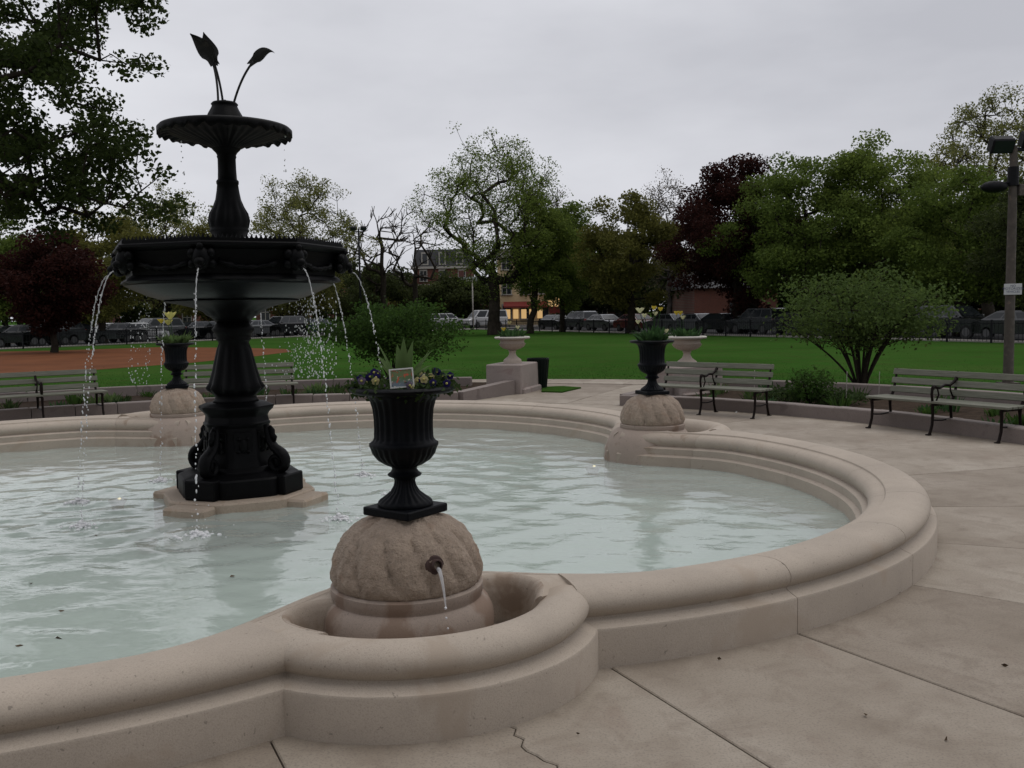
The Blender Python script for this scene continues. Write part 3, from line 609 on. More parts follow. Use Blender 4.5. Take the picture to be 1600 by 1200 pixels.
# ---- pool lamps
for px, py, lab in ((286, 709, 'lit round pool lamp under water beside the fountain base'), (184, 781, 'lit yellowish pool lamp under water at left'), (229, 846, 'dim brass pool lamp under water, nearest in the pool'), (926, 730, 'bright pool lamp under water near the right dome')):
    p = at(px, py, -.24); t = thing('pool_lamp', lab, 'lamp', (*p[:2], -.52), 0, 'lamps in the pool')
    obj('housing', lathe([(.05, 0), (.06, .2), (.095, .27), (.10, .285), (.085, .29), (.08, .275), (.02, .27)], 24), 'brass', t, 40)
    obj('lens', lathe([(.078, .274), (.05, .282), (.005, .285)], 20, cap=False), 'lens_grey' if px == 229 else 'brass', t, True)
    if px != 229: obj('bulb', ball((.02, 0, .295), .02, 8, 6, (1, 1, .5)), 'lamp_glow', t, True)

# ---- benches
def make_bench():
    t = thing('park_bench', 'x', 'bench'); L = 2.16
    for i in range(4): obj('seat_slat', box(-L / 2, L / 2, .0 + .112 * i, .092 + .112 * i, .425, .46, .006), 'bench_wood', t)
    for i in range(3):
        z = .50 + .125 * i; y = .475 + .035 * i
        g = box(-L / 2 + .05, L / 2 - .05, -.016, .016, 0, .088, .006); s = math.sin(.26); c = math.cos(.26)
        obj('back_slat', ([(x, yy * c + zz * s + y, -yy * s + zz * c + z) for x, yy, zz in g[0]], g[1]), 'bench_wood', t)
    for i, x in enumerate((-.98, 0, .98)):
        fr = cat(tube([(x, -.045, .0), (x, -.02, .03), (x, .02, .14), (x, .03, .28), (x, .015, .41)], [.022, .02, .019, .02, .024], 8), tube([(x, .50, .0), (x, .475, .03), (x, .435, .15), (x, .415, .30), (x, .41, .41)], [.022, .02, .019, .02, .024], 8),
                 tube([(x, .01, .405), (x, .2, .408), (x, .42, .405)], .018, 8), tube([(x, .025, .20), (x, .22, .185), (x, .425, .20)], .012, 6), tube([(x, .41, .39), (x, .49, .52), (x, .53, .68), (x, .565, .84)], [.022, .02, .018, .012], 8),
                 box(x - .03, x + .03, -.08, -.03, 0, .014), box(x - .03, x + .03, .48, .53, 0, .014))
        obj('leg_frame', fr, 'bench_iron', t, 60)
    arm = cat(tube([(0, .02, .45), (0, .0, .55), (0, .01, .62), (0, .05, .655), (0, .10, .64), (0, .17, .63), (0, .28, .665), (0, .38, .655), (0, .48, .70), (0, .52, .76)], [.018, .017, .02, .026, .022, .018, .02, .018, .022, .018], 8),
              tube([(0, .05, .655), (0, .015, .66), (0, .0, .63), (0, .02, .61), (0, .045, .625)], .014, 7), tube([(0, .1, .46), (0, .15, .54), (0, .12, .62)], .012, 6), tube([(0, .45, .5), (0, .40, .58), (0, .39, .65)], .012, 6))
    obj('armrest', arm, 'bench_iron', t, True); return t
bench = make_bench()
def place_bench(mid, dirv, lab, first=False):
    rz = math.atan2(dirv[1], dirv[0]); n = np.array([-math.sin(rz), math.cos(rz)])
    if first: b = bench; b.location = (*mid, 0); b.rotation_euler = (0, 0, rz); b['label'] = lab; b['group'] = 'benches round the plaza'
    else: b = dup(bench, (*mid, 0), rz, lab, 'benches round the plaza')
place_bench((5.66, 12.56), (1.02, -1.77), 'slatted wooden bench with black iron legs at the right edge of the picture', True)
def tang(a, R, lab):
    m = pol(a, R); place_bench(m, (math.sin(a), -math.cos(a)), lab)
place_bench((3.12, 15.44), (.735, -.68), 'weathered slatted bench right behind the tulip urn')
tang(math.radians(106), 8.95, 'slatted bench directly behind the fountain stem'); tang(math.radians(127.5), 8.95, 'slatted bench at the left edge, left of the rear dome')

# ---- kerbed beds, back walls, ring path, entrance
def arcpoly(a0, a1, r0, r1, n): return [pol(math.radians(a0 + (a1 - a0) * i / n), r0) for i in range(n + 1)] + [pol(math.radians(a1 + (a0 - a1) * i / n), r1) for i in range(n + 1)]
def kerb_run(a0, a1, r0, r1, h, nst, name, lab):
    t = thing(name, lab, 'kerb', (*C, 0))
    for i in range(nst):
        b0 = a0 + (a1 - a0) * i / nst + .04; b1 = a0 + (a1 - a0) * (i + 1) / nst - .04
        P = arcpoly(b0, b1, r0, r1, 5); n = len(P); hh = h + rng.uniform(-.006, .006)
        q = inset(P, .012); v = [(*(p - C), -.05) for p in P] + [(*(p - C), hh - .015) for p in P] + [(*(p - C), hh) for p in q]
        if np.cross(P[1] - P[0], P[-1] - P[0]) < 0: pass
        f = [(k * n + i2, k * n + (i2 + 1) % n, (k + 1) * n + (i2 + 1) % n, (k + 1) * n + i2) for k in range(2) for i2 in range(n)] + [tuple(2 * n + i2 for i2 in range(n))]
        obj('kerb_stone', (v, f), 'kerb_stone', t)
def bar(p, q, w, h0, h1, name, mat, par, z0=-.05):
    p = np.array(p); q = np.array(q); d = (q - p) / np.linalg.norm(q - p); n = np.array([-d[1], d[0]]) * w / 2
    v = [(*(p - n), z0), (*(q - n), z0), (*(q + n), z0), (*(p + n), z0), (*(p - n), h0), (*(q - n), h1), (*(q + n), h1), (*(p + n), h0)]
    return obj(name, (v, [(3, 2, 1, 0), (4, 5, 6, 7), (0, 1, 5, 4), (1, 2, 6, 5), (2, 3, 7, 6), (3, 0, 4, 7)]), mat, par)
kerb_run(60.2, 2, 9.36, 9.60, .20, 14, 'bed_kerb', 'low curved stone kerb behind the right benches'); kerb_run(80.2, 150, 9.36, 9.60, .20, 16, 'bed_kerb', 'low curved stone kerb behind the left benches')
kerb_run(56, 4, 12.45, 12.65, .30, 12, 'back_wall', 'low stone wall at the back of the right bed'); kerb_run(82, 150, 12.45, 12.65, .28, 14, 'back_wall', 'low stone wall at the back of the left bed')
obj('bed_soil', prism([tuple(p) for p in arcpoly(80, 150, 9.55, 13.6, 16)], -.1, .08), 'soil', kind='structure'); obj('bed_soil', prism([tuple(p) for p in arcpoly(2, 59, 9.55, 13.6, 16)], -.1, .08), 'soil', kind='structure')
B1 = np.array([.02, 20.6]); B2 = np.array([3.52, 18.75])
def block(c, rz, lab):
    t = thing('stone_plinth', lab, 'plinth', (*c, 0), rz); obj('block', box(-.40, .40, -.62, .62, -.05, .63, .02), 'block_stone', t); obj('foot', box(-.46, .46, -.55, .75, -.05, .12, .03), 'block_stone', t); return t
block(B1, -.33, 'square stone plinth under the pale urn left of the path'); block(B2, -.95, 'square stone plinth under the pale urn behind the right bench')
for (p, q, lab) in ((pol(math.radians(80.2), 9.5), B1 + np.array([-.05, -.66]), 'sloping stone wing wall running up to the left plinth'), (pol(math.radians(60.0), 9.5), B2 + np.array([-.30, -.35]), 'short stone wing wall in front of the right plinth')):
    t = thing('wing_wall', lab, 'wall', (0, 0, 0)); bar(p, q, .22, .20, .30, 'wall_stone', 'kerb_stone', t)
rp = obj('ring_path', annulus([14.1, 15.5], 120, -.012), 'joint_dirt', kind='structure')
for i in range(54): slab(arcpoly(-20 + i * 4, -16 + i * 4, 14.1, 15.5, 3), rp, .006, .014)
ep = obj('entrance_path', prism([tuple(p) for p in arcpoly(60.5, 79.8, 9.4, 14.15, 8)], -.04, -.012), 'joint_dirt', kind='structure')
for i in range(3):
    for j in range(3): slab(arcpoly(60.6 + j * 6.35, 60.6 + (j + 1) * 6.35, 9.46 + i * 1.54, 9.46 + (i + 1) * 1.54, 4), ep, .006, .002)
obj('grass_patch', prism([tuple(at(*p)[:2]) for p in ((846, 613), (878, 614), (908, 607), (880, 605), (848, 606))], -.03, .03), 'lawn_grass', kind='structure')
# stone urns on the plinths
sup = [(.02, 0), (.20, 0), (.20, .06), (.185, .085), (.15, .11), (.10, .15), (.075, .20), (.07, .24), (.085, .265), (.09, .28), (.075, .29), (.12, .30), (.20, .325), (.265, .37), (.295, .415), (.30, .43), (.27, .44), (.265, .50), (.30, .53)]
def sumod(r, z, a, j): return (r * (1 - .06 * abs(math.cos(a * 14)) ** 2) if .3 < z < .425 else r), z, a
g_su = lathe(sup, 96, sumod); g_sr = lathe([(.28, .525), (.36, .53), (.39, .545), (.395, .565), (.375, .585), (.32, .585), (.28, .55)], 64, lambda r, z, a, j: (r * (1 + .008 * math.sin(a * 40)), z, a))
for c, lab in ((B1, 'pale stone urn with fluted bowl on the plinth left of the path'), (B2, 'pale stone urn half hidden behind the tulip urn')):
    t = thing('stone_urn', lab, 'urn', (*c, .63), 0, 'stone urns on plinths'); obj('body', g_su, 'urn_stone', t, 50); obj('rim', g_sr, 'urn_rim_stone', t, 50); obj('soil', g_soilp, 'soil', t, loc=(0, 0, .555)).scale = (1.6, 1.6, 1)
# litter bin
t = thing('litter_bin', 'dark tapered litter bin beside the left stone plinth', 'bin', (.60, 21.25, 0))
obj('drum', lathe([(.18, 0), (.19, .02), (.245, .66), (.255, .68), (.25, .70), (.235, .70), (.228, .66), (.17, .05), (.02, .04)], 40), 'bin_iron', t, 40)
for i in range(20): a = 2 * PI * i / 20; obj('rib', tube([(.188 * math.cos(a), .188 * math.sin(a), .02), (.246 * math.cos(a), .246 * math.sin(a), .66)], .009, 5), 'bin_iron', t)

# ------------------------------------------------------------------ flowers in the urns
def blade(p, d, L, w, bend, n=6):
    d = np.array(d, float); d /= np.linalg.norm(d); s = np.cross(d, (0, 0, 1.)); s /= np.linalg.norm(s) + 1e-9; v, f = [], []
    for i in range(n + 1):
        t = i / n; q = np.array(p) + d * L * t + np.array([0, 0, -bend * L * t * t]); ww = w * (1 - t ** 2.2) * (.6 + .8 * t if t < .5 else 1) * .75
        nn = np.cross(s, d) * ww * .5
        v += [tuple(q - s * ww + nn), tuple(q), tuple(q + s * ww + nn)]
    for i in range(n):
        for k in range(2): f.append((i * 3 + k, i * 3 + k + 1, i * 3 + 4 + k, i * 3 + 3 + k))
    return v, f
def tulip_head(r, h, openness):
    gs = []
    for k in range(6):
        a = k * PI / 3; v, f = [], []
        for i in range(6):
            t = i / 5; rr = r * (.25 + .9 * math.sin(min(1, t * 1.25) * PI / 2)) * (1 + openness * t * t); z = h * t; ww = .62 * math.sin(PI * min(.97, .18 + .8 * t)) 
            for q in (-1, 0, 1): aa = a + q * ww; v.append((rr * math.cos(aa) * (1.04 if q == 0 else 1), rr * math.sin(aa) * (1.04 if q == 0 else 1), z - (.08 * h if q and t > .9 else 0)))
        for i in range(5):
            for q in range(2): f.append((i * 3 + q, i * 3 + q + 1, i * 3 + 4 + q, i * 3 + 3 + q))
        gs.append((v, f))
    return cat(*gs)
def tulip(base, head, mat, lab, grp, r=.028, op=.15):
    base = np.array(base); head = np.array(head); t = thing('tulip', lab, 'flower', tuple(base), 0, grp); h = head - base
    obj('stem', tube(bez(np.zeros(3), np.array([h[0] * .3, h[1] * .3, h[2] * .6]), h), .0045, 6), 'leaf_flower', t, True)
    obj('bloom', move(tulip_head(r, r * 2.1, op), tuple(h)), mat, t, True)
    for s in range(2): a = rng.uniform(0, 6.28); obj('leaf', blade((0, 0, 0), (math.cos(a), math.sin(a), 2.2), .16, .028, .25), 'leaf_flower', t, True)
def clump(name, lab, catg, loc, n, L, w, mat, spread, rise, grp=None, bend=.35):
    t = thing(name, lab, catg, loc, 0, grp); gs = []
    for i in range(n):
        a = rng.uniform(0, 6.28); r = spread * math.sqrt(rng.uniform()); tl = rng.uniform(.1, 1.); gs.append(blade((r * math.cos(a), r * math.sin(a), 0), (math.cos(a) * tl, math.sin(a) * tl, rise), L * rng.uniform(.6, 1.2), w * rng.uniform(.7, 1.3), bend * rng.uniform(.3, 1.4), 4))
    obj('leaves', cat(*gs), mat, t, True, kind='stuff'); return t
y2 = PED[1][1]
clump('tulip_leaves', 'mass of blue-green tulip leaves in the urn before the right bench', 'leaves', tuple(URN[1]), 110, .24, .036, 'leaf_flower', .16, 1.3)
for px, py, m, l in ((1000, 489, 'petal_white', 'wide open white tulip leaning left, in the right black urn'), (1007, 496, 'petal_white', 'white tulip just under the leftmost one in the right black urn'), (997, 506, 'petal_white', 'lowest left white tulip of the right black urn'),
                     (1024, 493, 'petal_white', 'white tulip in the middle of the right black urn'), (1022, 484, 'petal_yellow', 'left one of two tall yellow tulips, right black urn'), (1032, 486, 'petal_yellow', 'right one of two tall yellow tulips, right black urn'), (1041, 520, 'petal_white', 'small low white bloom at the right lip of the right black urn')):
    hd = dep(px, py, y2 + rng.uniform(-.1, .1)); tulip((URN[1][0] + (hd[0] - URN[1][0]) * .5, hd[1], 1.35), hd, m, l, 'tulips in the right urn', .032 if px == 1000 else .024, .6 if px == 1000 else .15)
y3 = PED[2][1]
clump('flower_leaves', 'bushy green leaves in the rear black urn behind the fountain', 'leaves', tuple(URN[2]), 110, .25, .036, 'leaf_spike', .17, 1.1)
for px, py, m, l, r in ((266, 499, 'petal_pale_yellow', 'large curved pale yellow bloom in the rear black urn', .055), (252, 505, 'petal_yellow', 'small yellow bloom left of the pale one, rear black urn', .032), (263, 508, 'petal_pale_yellow', 'lower pale yellow bloom in the rear black urn', .04)):
    hd = dep(px, py, y3 + rng.uniform(-.1, .1)); tulip((URN[2][0] + (hd[0] - URN[2][0]) * .5, hd[1], 1.35), hd, m, l, 'blooms in the rear urn', r, .5)
for c, lab in ((B1, 'leafy planting in the pale urn left of the path'), (B2, 'leafy planting in the pale urn behind the tulips')): clump('urn_plant', lab, 'plant', (*c, 1.18), 100, .27, .04, 'leaf_flower', .26, 1.5)
for px, py, m, l, b in ((1057, 492, 'petal_yellow', 'left yellow tulip above the right stone urn', B2), (1063, 492, 'petal_yellow', 'right yellow tulip above the right stone urn', B2), (1067, 499, 'petal_white', 'white tulip above the right stone urn', B2),
                        (787, 517, 'petal_yellow', 'low yellow bloom at the lip of the left stone urn', B1), (809, 514, 'petal_white', 'white bloom at the right of the left stone urn', B1), (796, 507, 'petal_cream', 'small cream bloom in the middle of the left stone urn', B1)):
    hd = dep(px, py, b[1] - (.25 if b is B1 else 0)); tulip((b[0] + (hd[0] - b[0]) * .7, hd[1], min(1.17, hd[2] - .03)), hd, m, l, 'blooms in the stone urns', .04)
# nearest urn: spiky plant, pansies, framed picture
t = thing('spiky_plant', 'spiky strap-leaved plant rising from the nearest black urn', 'plant', (URN[0][0], URN[0][1] + .02, 1.35))
for i, (a, tl, L, w, b) in enumerate(((.2, 1.0, .34, .03, .55), (2.9, 1.1, .32, .032, .5), (1.2, .35, .27, .035, .12), (1.9, .35, .25, .035, .1), (.7, .6, .28, .034, .25), (2.5, .6, .27, .036, .3), (3.6, .5, .23, .03, .3), (5.6, .6, .22, .03, .35), (1.5, .12, .26, .036, .05), (.1, .45, .26, .03, .2), (3.1, .35, .28, .03, .15), (-.2, 1.25, .30, .026, .45), (3.4, 1.3, .27, .03, .5), (2.2, .8, .26, .03, .3), (.9, .9, .25, .03, .35))):
    obj('leaf', blade((.02 * math.cos(a), .02 * math.sin(a), 0), (math.cos(a) * tl, math.sin(a) * tl, 1), L * 1.15, w * 1.25, b * .8, 8), 'leaf_spike', t, True)
def pansy(x, y, z, lab, cols):
    t = thing('pansy_plant', lab, 'flower', (URN[0][0] + x, URN[0][1] + y, z - .02), 0, 'pansies in the nearest urn')
    cen = np.array([0, 0, .028]) + rng.normal(0, 1, (130, 3)) * np.array([.04, .035, .02]); obj('foliage', leaves(cen, .032, rng), 'leaf_bed', t, kind='stuff')
    for c in cols:
        p = np.array([rng.uniform(-.05, .05), rng.uniform(-.05, .02), .045 + rng.uniform(0, .035)]); f = rng.uniform(-.5, .5); gs = []
        for k in range(5):
            a = k * 2 * PI / 5 + .3; e = []; R = .0105
            for q in range(8): u = q * PI / 4; e.append((R * .95 * math.cos(a) + R * math.cos(u), -.002 * k, R * .95 * math.sin(a) + R * math.sin(u)))
            gs.append((e + [(R * .6 * math.cos(a), -.006, R * .6 * math.sin(a))], [(q, (q + 1) % 8, 8) for q in range(8)]))
        b = obj('bloom', move(cat(*gs), tuple(p), f), c, t); obj('bloom_eye', move(ball((0, -.009, 0), .006, 6, 4), tuple(p), f), 'petal_pale_yellow', b)
V, Lc, Cr, Wh = 'petal_violet', 'petal_lilac', 'petal_cream', 'petal_white'
for a in ((-.19, -.02, 1.375, 'violet pansies at the far left lip of the nearest urn', (V, V, Lc, V)), (-.145, -.10, 1.385, 'tall violet pansies left of the framed picture', (V, V, V, Lc)), (-.09, -.155, 1.37, 'small pale pansies beside the left edge of the framed picture', (Lc, Cr)),
          (.07, -.165, 1.37, 'cream pansies touching the right edge of the framed picture', (Cr, Wh, Cr, Lc)), (.125, -.13, 1.385, 'violet and white pansies at the right of the framed picture', (V, Wh, V, Cr)), (.185, -.06, 1.38, 'yellowish pansies at the right lip of the nearest urn', (Cr, V, Cr)), (.20, .03, 1.38, 'violet pansies behind the right lip of the nearest urn', (V, V, Lc)), (-.12, .10, 1.385, 'violet pansies behind the left lip of the nearest urn', (V, V)), (-.215, .05, 1.385, 'dark violet pansies at the leftmost back lip of the nearest urn', (V, V, V)), (-.165, -.05, 1.41, 'highest violet pansies in the left clump of the nearest urn', (V, Lc, V, V)), (.155, -.02, 1.41, 'highest violet pansies in the right clump of the nearest urn', (V, V, Cr, V)), (.10, -.08, 1.40, 'pale pansies behind the right edge of the framed picture', (Wh, Cr, V)), (.13, .09, 1.39, 'violet pansies at the back right of the nearest urn', (V, V))): pansy(*a)
fp0 = dep(629, 606, URN[0][1] - .20); t = thing('picture_frame', 'small white framed picture of red flowers standing in the nearest urn', 'picture', tuple(fp0), .12); t.rotation_euler = (-.18, -.06, .16)
for g in (box(-.058, .058, -.006, .006, 0, .007), box(-.058, .058, -.006, .006, .087, .094), box(-.058, -.051, -.006, .006, .007, .087), box(.051, .058, -.006, .006, .007, .087)): obj('frame_bar', g, 'white_paint', t)
obj('print', box(-.051, .051, -.002, .002, .007, .087), 'picture_print', t)

# ------------------------------------------------------------------ trees
def grow(r, base, ttop, lead, att, jit):
    nodes = []; par = []; n0 = 7
    for i in range(n0): t = i / (n0 - 1); nodes.append(ttop * t + np.array([r.normal(0, jit * .25), r.normal(0, jit * .25), 0]) * (t > 0)); par.append(i - 1)
    for i in range(1, 6): nodes.append(ttop + (lead - ttop) * i / 5 + np.array([*r.normal(0, jit * .5, 2), 0])); par.append(len(nodes) - 2)
    ends = []
    for a in att[np.argsort(np.linalg.norm(att - ttop, axis=1))]:
        N = np.array(nodes); dv = a - N; dist = np.linalg.norm(dv, axis=1); cost = dist * (1 + .55 * np.clip(-dv[:, 2] / (dist + 1e-6), 0, 1) + .25 * np.clip(.25 - dv[:, 2] / (dist + 1e-6), 0, 1)); cost[:n0 - 2] = 1e9
        k = int(np.argmin(cost)); L = dist[k]; m = max(1, min(4, int(L / (.18 * np.linalg.norm(lead) ** .8)))); last = k; p0 = N[k]
        for i in range(1, m + 1):
            t = i / m; q = p0 + (a - p0) * t + np.array([0, 0, -L * .10 * math.sin(PI * t)]) + (r.normal(0, jit * .22, 3) if i < m else 0); nodes.append(q); par.append(last); last = len(nodes) - 1
        ends.append(last)
    return np.array(nodes), np.array(par), ends
def limbs(nodes, par, ends, r0, tip):
    n = len(nodes); cnt = np.zeros(n)
    for e in ends: cnt[e] += 1
    for i in range(n - 1, 0, -1): cnt[par[i]] += cnt[i]
    rad = np.maximum(tip, r0 * (np.maximum(cnt, .3) / max(cnt[0], 1)) ** .58); rad[0] *= 1.35; rad[1] *= 1.1
    i = np.arange(1, n); A = nodes[par[i]]; B = nodes[i]; d = B - A; L = np.linalg.norm(d, axis=1)[:, None] + 1e-9; d = d / L
    ref = np.where(np.abs(d[:, 2:3]) < .9, np.array([[0, 0, 1.]]), np.array([[1., 0, 0]])); s = np.cross(d, ref); s /= np.linalg.norm(s, axis=1)[:, None]; t = np.cross(d, s); ra = np.minimum(rad[par[i]], rad[i] * 1.5); ra = np.where(i < 8, rad[par[i]], ra); rb = rad[i]; K = 6
    ang = 2 * PI * np.arange(K) / K; ring = s[:, None] * np.cos(ang)[None, :, None] + t[:, None] * np.sin(ang)[None, :, None]
    v = np.concatenate([A[:, None] + ring * ra[:, None, None], (B + d * np.minimum(L, rb[:, None]) * .4)[:, None] + ring * rb[:, None, None]], 1).reshape(-1, 3)
    o = (np.arange(n - 1) * 2 * K)[:, None, None]; k = np.arange(K); q = np.stack([k, (k + 1) % K, (k + 1) % K + K, k + K], -1)[None]
    return v, (o + q).reshape(-1, 4)
def tree(name, lab, catg, loc, h, cr, cb, tr, seed, mat, nl, ls, natt=90, asp=1., airy=.0, lean=(0, 0), barkm='bark', clr=.8, grp=None, tip=.02, shape=.8, att=None, twig=0, low=.0):
    """h height, cr crown radius, cb crown base, tr trunk radius, nl leaves, ls leaf size"""
    if nl and name != 'maple_tree': nl = int(nl * (2.6 if ls < .4 else 1.5)); ls *= .66 if ls < .4 else .85; clr *= 1.12
    r = np.random.default_rng(seed); t = thing(name, lab, catg, tuple(loc), 0, grp); cz = cb + (h - cb) * .48; hz = (h - cb) * .52
    if att is None:
        P = r.normal(size=(natt * 3, 3)); P /= np.linalg.norm(P, axis=1)[:, None]; P *= (r.uniform(.25, 1, len(P)) ** .5)[:, None]
        lob = 1 + .16 * np.sin(3 * np.arctan2(P[:, 1], P[:, 0]) + seed) + .12 * np.sin(5 * np.arctan2(P[:, 1], P[:, 0]) + P[:, 2] * 4 + seed * 2)
        P[:, :2] *= (lob * (1 - .30 * np.clip(P[:, 2], 0, 1) ** 2 - (.35 - low) * np.clip(-P[:, 2], 0, 1)))[:, None]; P = P[:natt]
        att = P * np.array([cr, cr * asp, hz]) + np.array([lean[0], lean[1], cz])
    ttop = np.array([lean[0] * .5, lean[1] * .5, cb + (h - cb) * .12]); lead = np.array([lean[0], lean[1], cb + (h - cb) * .72])
    N, Pp, E = grow(r, 0, ttop, lead, att, h * .02); 
    if twig:                                        # fine twigs fanning out of every end
        nn, pp = list(N), list(Pp); E2 = []
        for e in E:
            d0 = N[e] - N[Pp[e]]; d0 /= np.linalg.norm(d0) + 1e-9
            for k in range(twig):
                d = d0 + r.normal(0, .55, 3) + np.array([0, 0, .25]); q = N[e] + d * clr * r.uniform(.5, 1.1); nn.append((N[e] + q) / 2 + r.normal(0, .06, 3)); pp.append(e); nn.append(q); pp.append(len(nn) - 2); E2.append(len(nn) - 1)
        N, Pp, E = np.array(nn), np.array(pp), E2
    obj('trunk', limbs(N, Pp, E, tr, tip), barkm, t, True)
    if nl:
        e = N[np.array(E)]; sz = r.uniform(.5, 1.5, len(e)) ; pr = sz / sz.sum(); k = r.choice(len(e), nl, p=pr); u = r.normal(size=(nl, 3)); u /= np.linalg.norm(u, axis=1)[:, None]; u *= (r.uniform(0, 1, nl) ** (1 / 2.2))[:, None]
        cen = e[k] + u * (clr * np.sqrt(sz[k]))[:, None] * np.array([1, 1, .62]) - np.array([0, 0, .08 * clr])
        cen[:, 2] = np.maximum(cen[:, 2], ls * .6)
        obj('crown', leaves(cen, ls, r, .2, .75), mat, t, kind='stuff' if False else None)
    return t
GB = 'trees along the park edge'
# near tree overhanging from the left (trunk outside the picture): clump centres set along its real branches at 17-21 m
crown_poly = [(-40, -60), (262, -60), (236, 2), (212, 16), (162, 34), (168, 98), (122, 122), (142, 168), (152, 205), (188, 238), (204, 272), (233, 302), (204, 328), (150, 342), (85, 338), (40, 308), (-40, 318)]
def inside(x, y, P):
    c = False
    for k in range(len(P)):
        (x0, y0), (x1, y1) = P[k - 1], P[k]
        if (y0 > y) != (y1 > y) and x < (x1 - x0) * (y - y0) / (y1 - y0) + x0: c = not c
    return c
tb = np.array([-15.5, 19.5, 0]); nt_att = []; nr_ = np.random.default_rng(77)
while len(nt_att) < 82:                            # the boughs that hang into the picture, 17 to 21 m away
    x, y = nr_.uniform(-40, 245), nr_.uniform(-60, 356)
    if inside(x, y, crown_poly) and inside(x + 22, y, crown_poly) and not ((x - 28) ** 2 + (y - 62) ** 2 < 20 ** 2 or (x - 100) ** 2 + (y - 98) ** 2 < 17 ** 2): nt_att.append(dep(x, y, nr_.uniform(17.5, 20.8)) - tb)
for x, y in crown_poly[1:-1]: nt_att.append(dep(x - 12, y - 4, nr_.uniform(18, 20)) - tb)
for i in range(60): nt_att.append(np.array([nr_.uniform(-6, 1.5), nr_.uniform(-5, 5), nr_.uniform(5.2, 13)]))
nt_att = np.array(nt_att)
tree('maple_tree', 'dark leafy tree overhanging the upper left corner of the picture', 'tree', tb, 14, 6, 4.2, .26, 11, 'leaf_near', 40000, .10, att=nt_att, clr=.43, tip=.01, twig=2)
def T(px, d, *a, **k): return tree(a[0], a[1], 'tree', stand(px, d), *a[2:], **k)
T(82, 50, 'plum_tree', 'dark maroon-leaved tree at the far left beyond the dirt infield', 6.6, 2.7, 1.6, .16, 21, 'leaf_maroon', 9000, .26, 70, clr=.75, low=.2, grp=GB)
T(8, 62, 'park_tree', 'green tree cut by the left picture edge behind the maroon tree', 8.5, 2.6, 1.5, .18, 22, 'leaf_green', 6000, .3, 60, clr=.9, low=.2, grp=GB)
T(160, 66, 'park_tree', 'olive tree right of the left maroon tree, under the overhanging branches', 9.5, 4.0, 2.0, .25, 23, 'leaf_olive', 8000, .32, 80, clr=.9, grp=GB)
T(262, 84, 'park_tree', 'pale thin-leaved tree left of the fountain stem', 13.0, 5.4, 2.5, .32, 24, 'leaf_pale', 7500, .27, 160, clr=.7, twig=3, grp=GB)
T(330, 80, 'park_tree', 'olive green tree directly behind the upper fountain stem', 9.3, 5.0, 1.8, .28, 25, 'leaf_olive', 9500, .33, 90, clr=1.0, low=.2, grp=GB)
T(472, 88, 'park_tree', 'airy pale green round tree right of the fountain stem', 14.2, 5.3, 2.6, .34, 26, 'leaf_pale', 9500, .26, 190, clr=.7, twig=3, grp=GB)
T(440, 95, 'park_tree', 'dark olive tree behind the right half of the lower bowl', 8.6, 6.0, 1.2, .28, 27, 'leaf_olive', 8000, .36, 90, clr=1.1, low=.3, grp=GB)
T(600, 92, 'bare_tree', 'leafless crooked tree left of the brick mansard house', 12.2, 3.6, 4.6, .30, 28, None, 0, 0, 46, twig=4, clr=.85, tip=.03, grp=GB)
T(650, 97, 'bare_tree', 'second leafless tree, nearest the mansard house', 12.6, 3.4, 4.6, .28, 29, None, 0, 0, 40, twig=4, clr=.85, tip=.03, grp=GB)
T(590, 104, 'park_tree', 'low dark tree below the two leafless trees', 7.0, 5.0, .8, .25, 30, 'leaf_dark', 8000, .38, 80, clr=1.1, low=.35, grp=GB)
T(772, 74, 'park_tree', 'tallest tree in the middle, thick trunk and half-bare spreading crown', 15.2, 5.0, 3.8, .50, 31, 'leaf_bright', 10500, .22, 260, clr=.72, twig=4, tip=.014, grp=GB)
T(828, 76, 'park_tree', 'slim leaning tree with green crown right of the tallest tree', 11.2, 2.9, 2.6, .28, 32, 'leaf_bright', 6500, .28, 80, clr=.9, lean=(.9, 0), low=.1, grp=GB)
T(878, 80, 'park_tree', 'bright green tree between the leaning tree and the olive one', 11.3, 3.2, 2.2, .25, 33, 'leaf_green', 8000, .3, 80, clr=.95, low=.2, grp=GB)
T(985, 72, 'park_tree', 'round brownish olive tree behind the tulip urn', 10.9, 4.0, 2.0, .3, 34, 'leaf_olive', 12000, .28, 100, clr=.9, low=.2, grp=GB)
T(1045, 92, 'bare_tree', 'thin grey budding tree left of the large maroon tree', 14.0, 3.6, 3.5, .25, 35, 'leaf_bud', 1800, .25, 70, twig=4, clr=.9, tip=.022, barkm='pale_bark', grp=GB)
T(880, 96, 'bare_tree', 'thin bare grey crown right of the tallest tree', 13.8, 2.6, 4, .22, 36, 'leaf_bud', 700, .22, 50, twig=4, clr=.9, tip=.022, barkm='pale_bark', grp=GB)
T(1152, 66, 'plum_tree', 'large maroon-leaved tree right of the olive tree', 12.3, 4.7, 1.8, .33, 47, 'leaf_maroon', 20000, .27, 150, clr=.95, low=.25, grp=GB)
T(1255, 60, 'park_tree', 'broad green tree right of the large maroon tree', 11.3, 5.2, 2.0, .35, 38, 'leaf_green', 18000, .25, 160, clr=.95, low=.15, grp=GB)
T(1375, 58, 'park_tree', 'bright-topped green tree above the round shrub', 12.1, 4.6, 2.0, .33, 39, 'leaf_bright', 18000, .25, 150, clr=.95, low=.2, grp=GB)
T(1545, 66, 'park_tree', 'tall airy pale tree rising behind the light pole', 16.0, 5.2, 4.5, .38, 40, 'leaf_pale', 9500, .24, 200, clr=.6, twig=4, tip=.02, grp=GB)
T(1500, 52, 'park_tree', 'dense dark green tree behind the light pole', 9.4, 4.2, 1.6, .3, 41, 'leaf_green', 14000, .25, 100, clr=.85, low=.25, grp=GB)
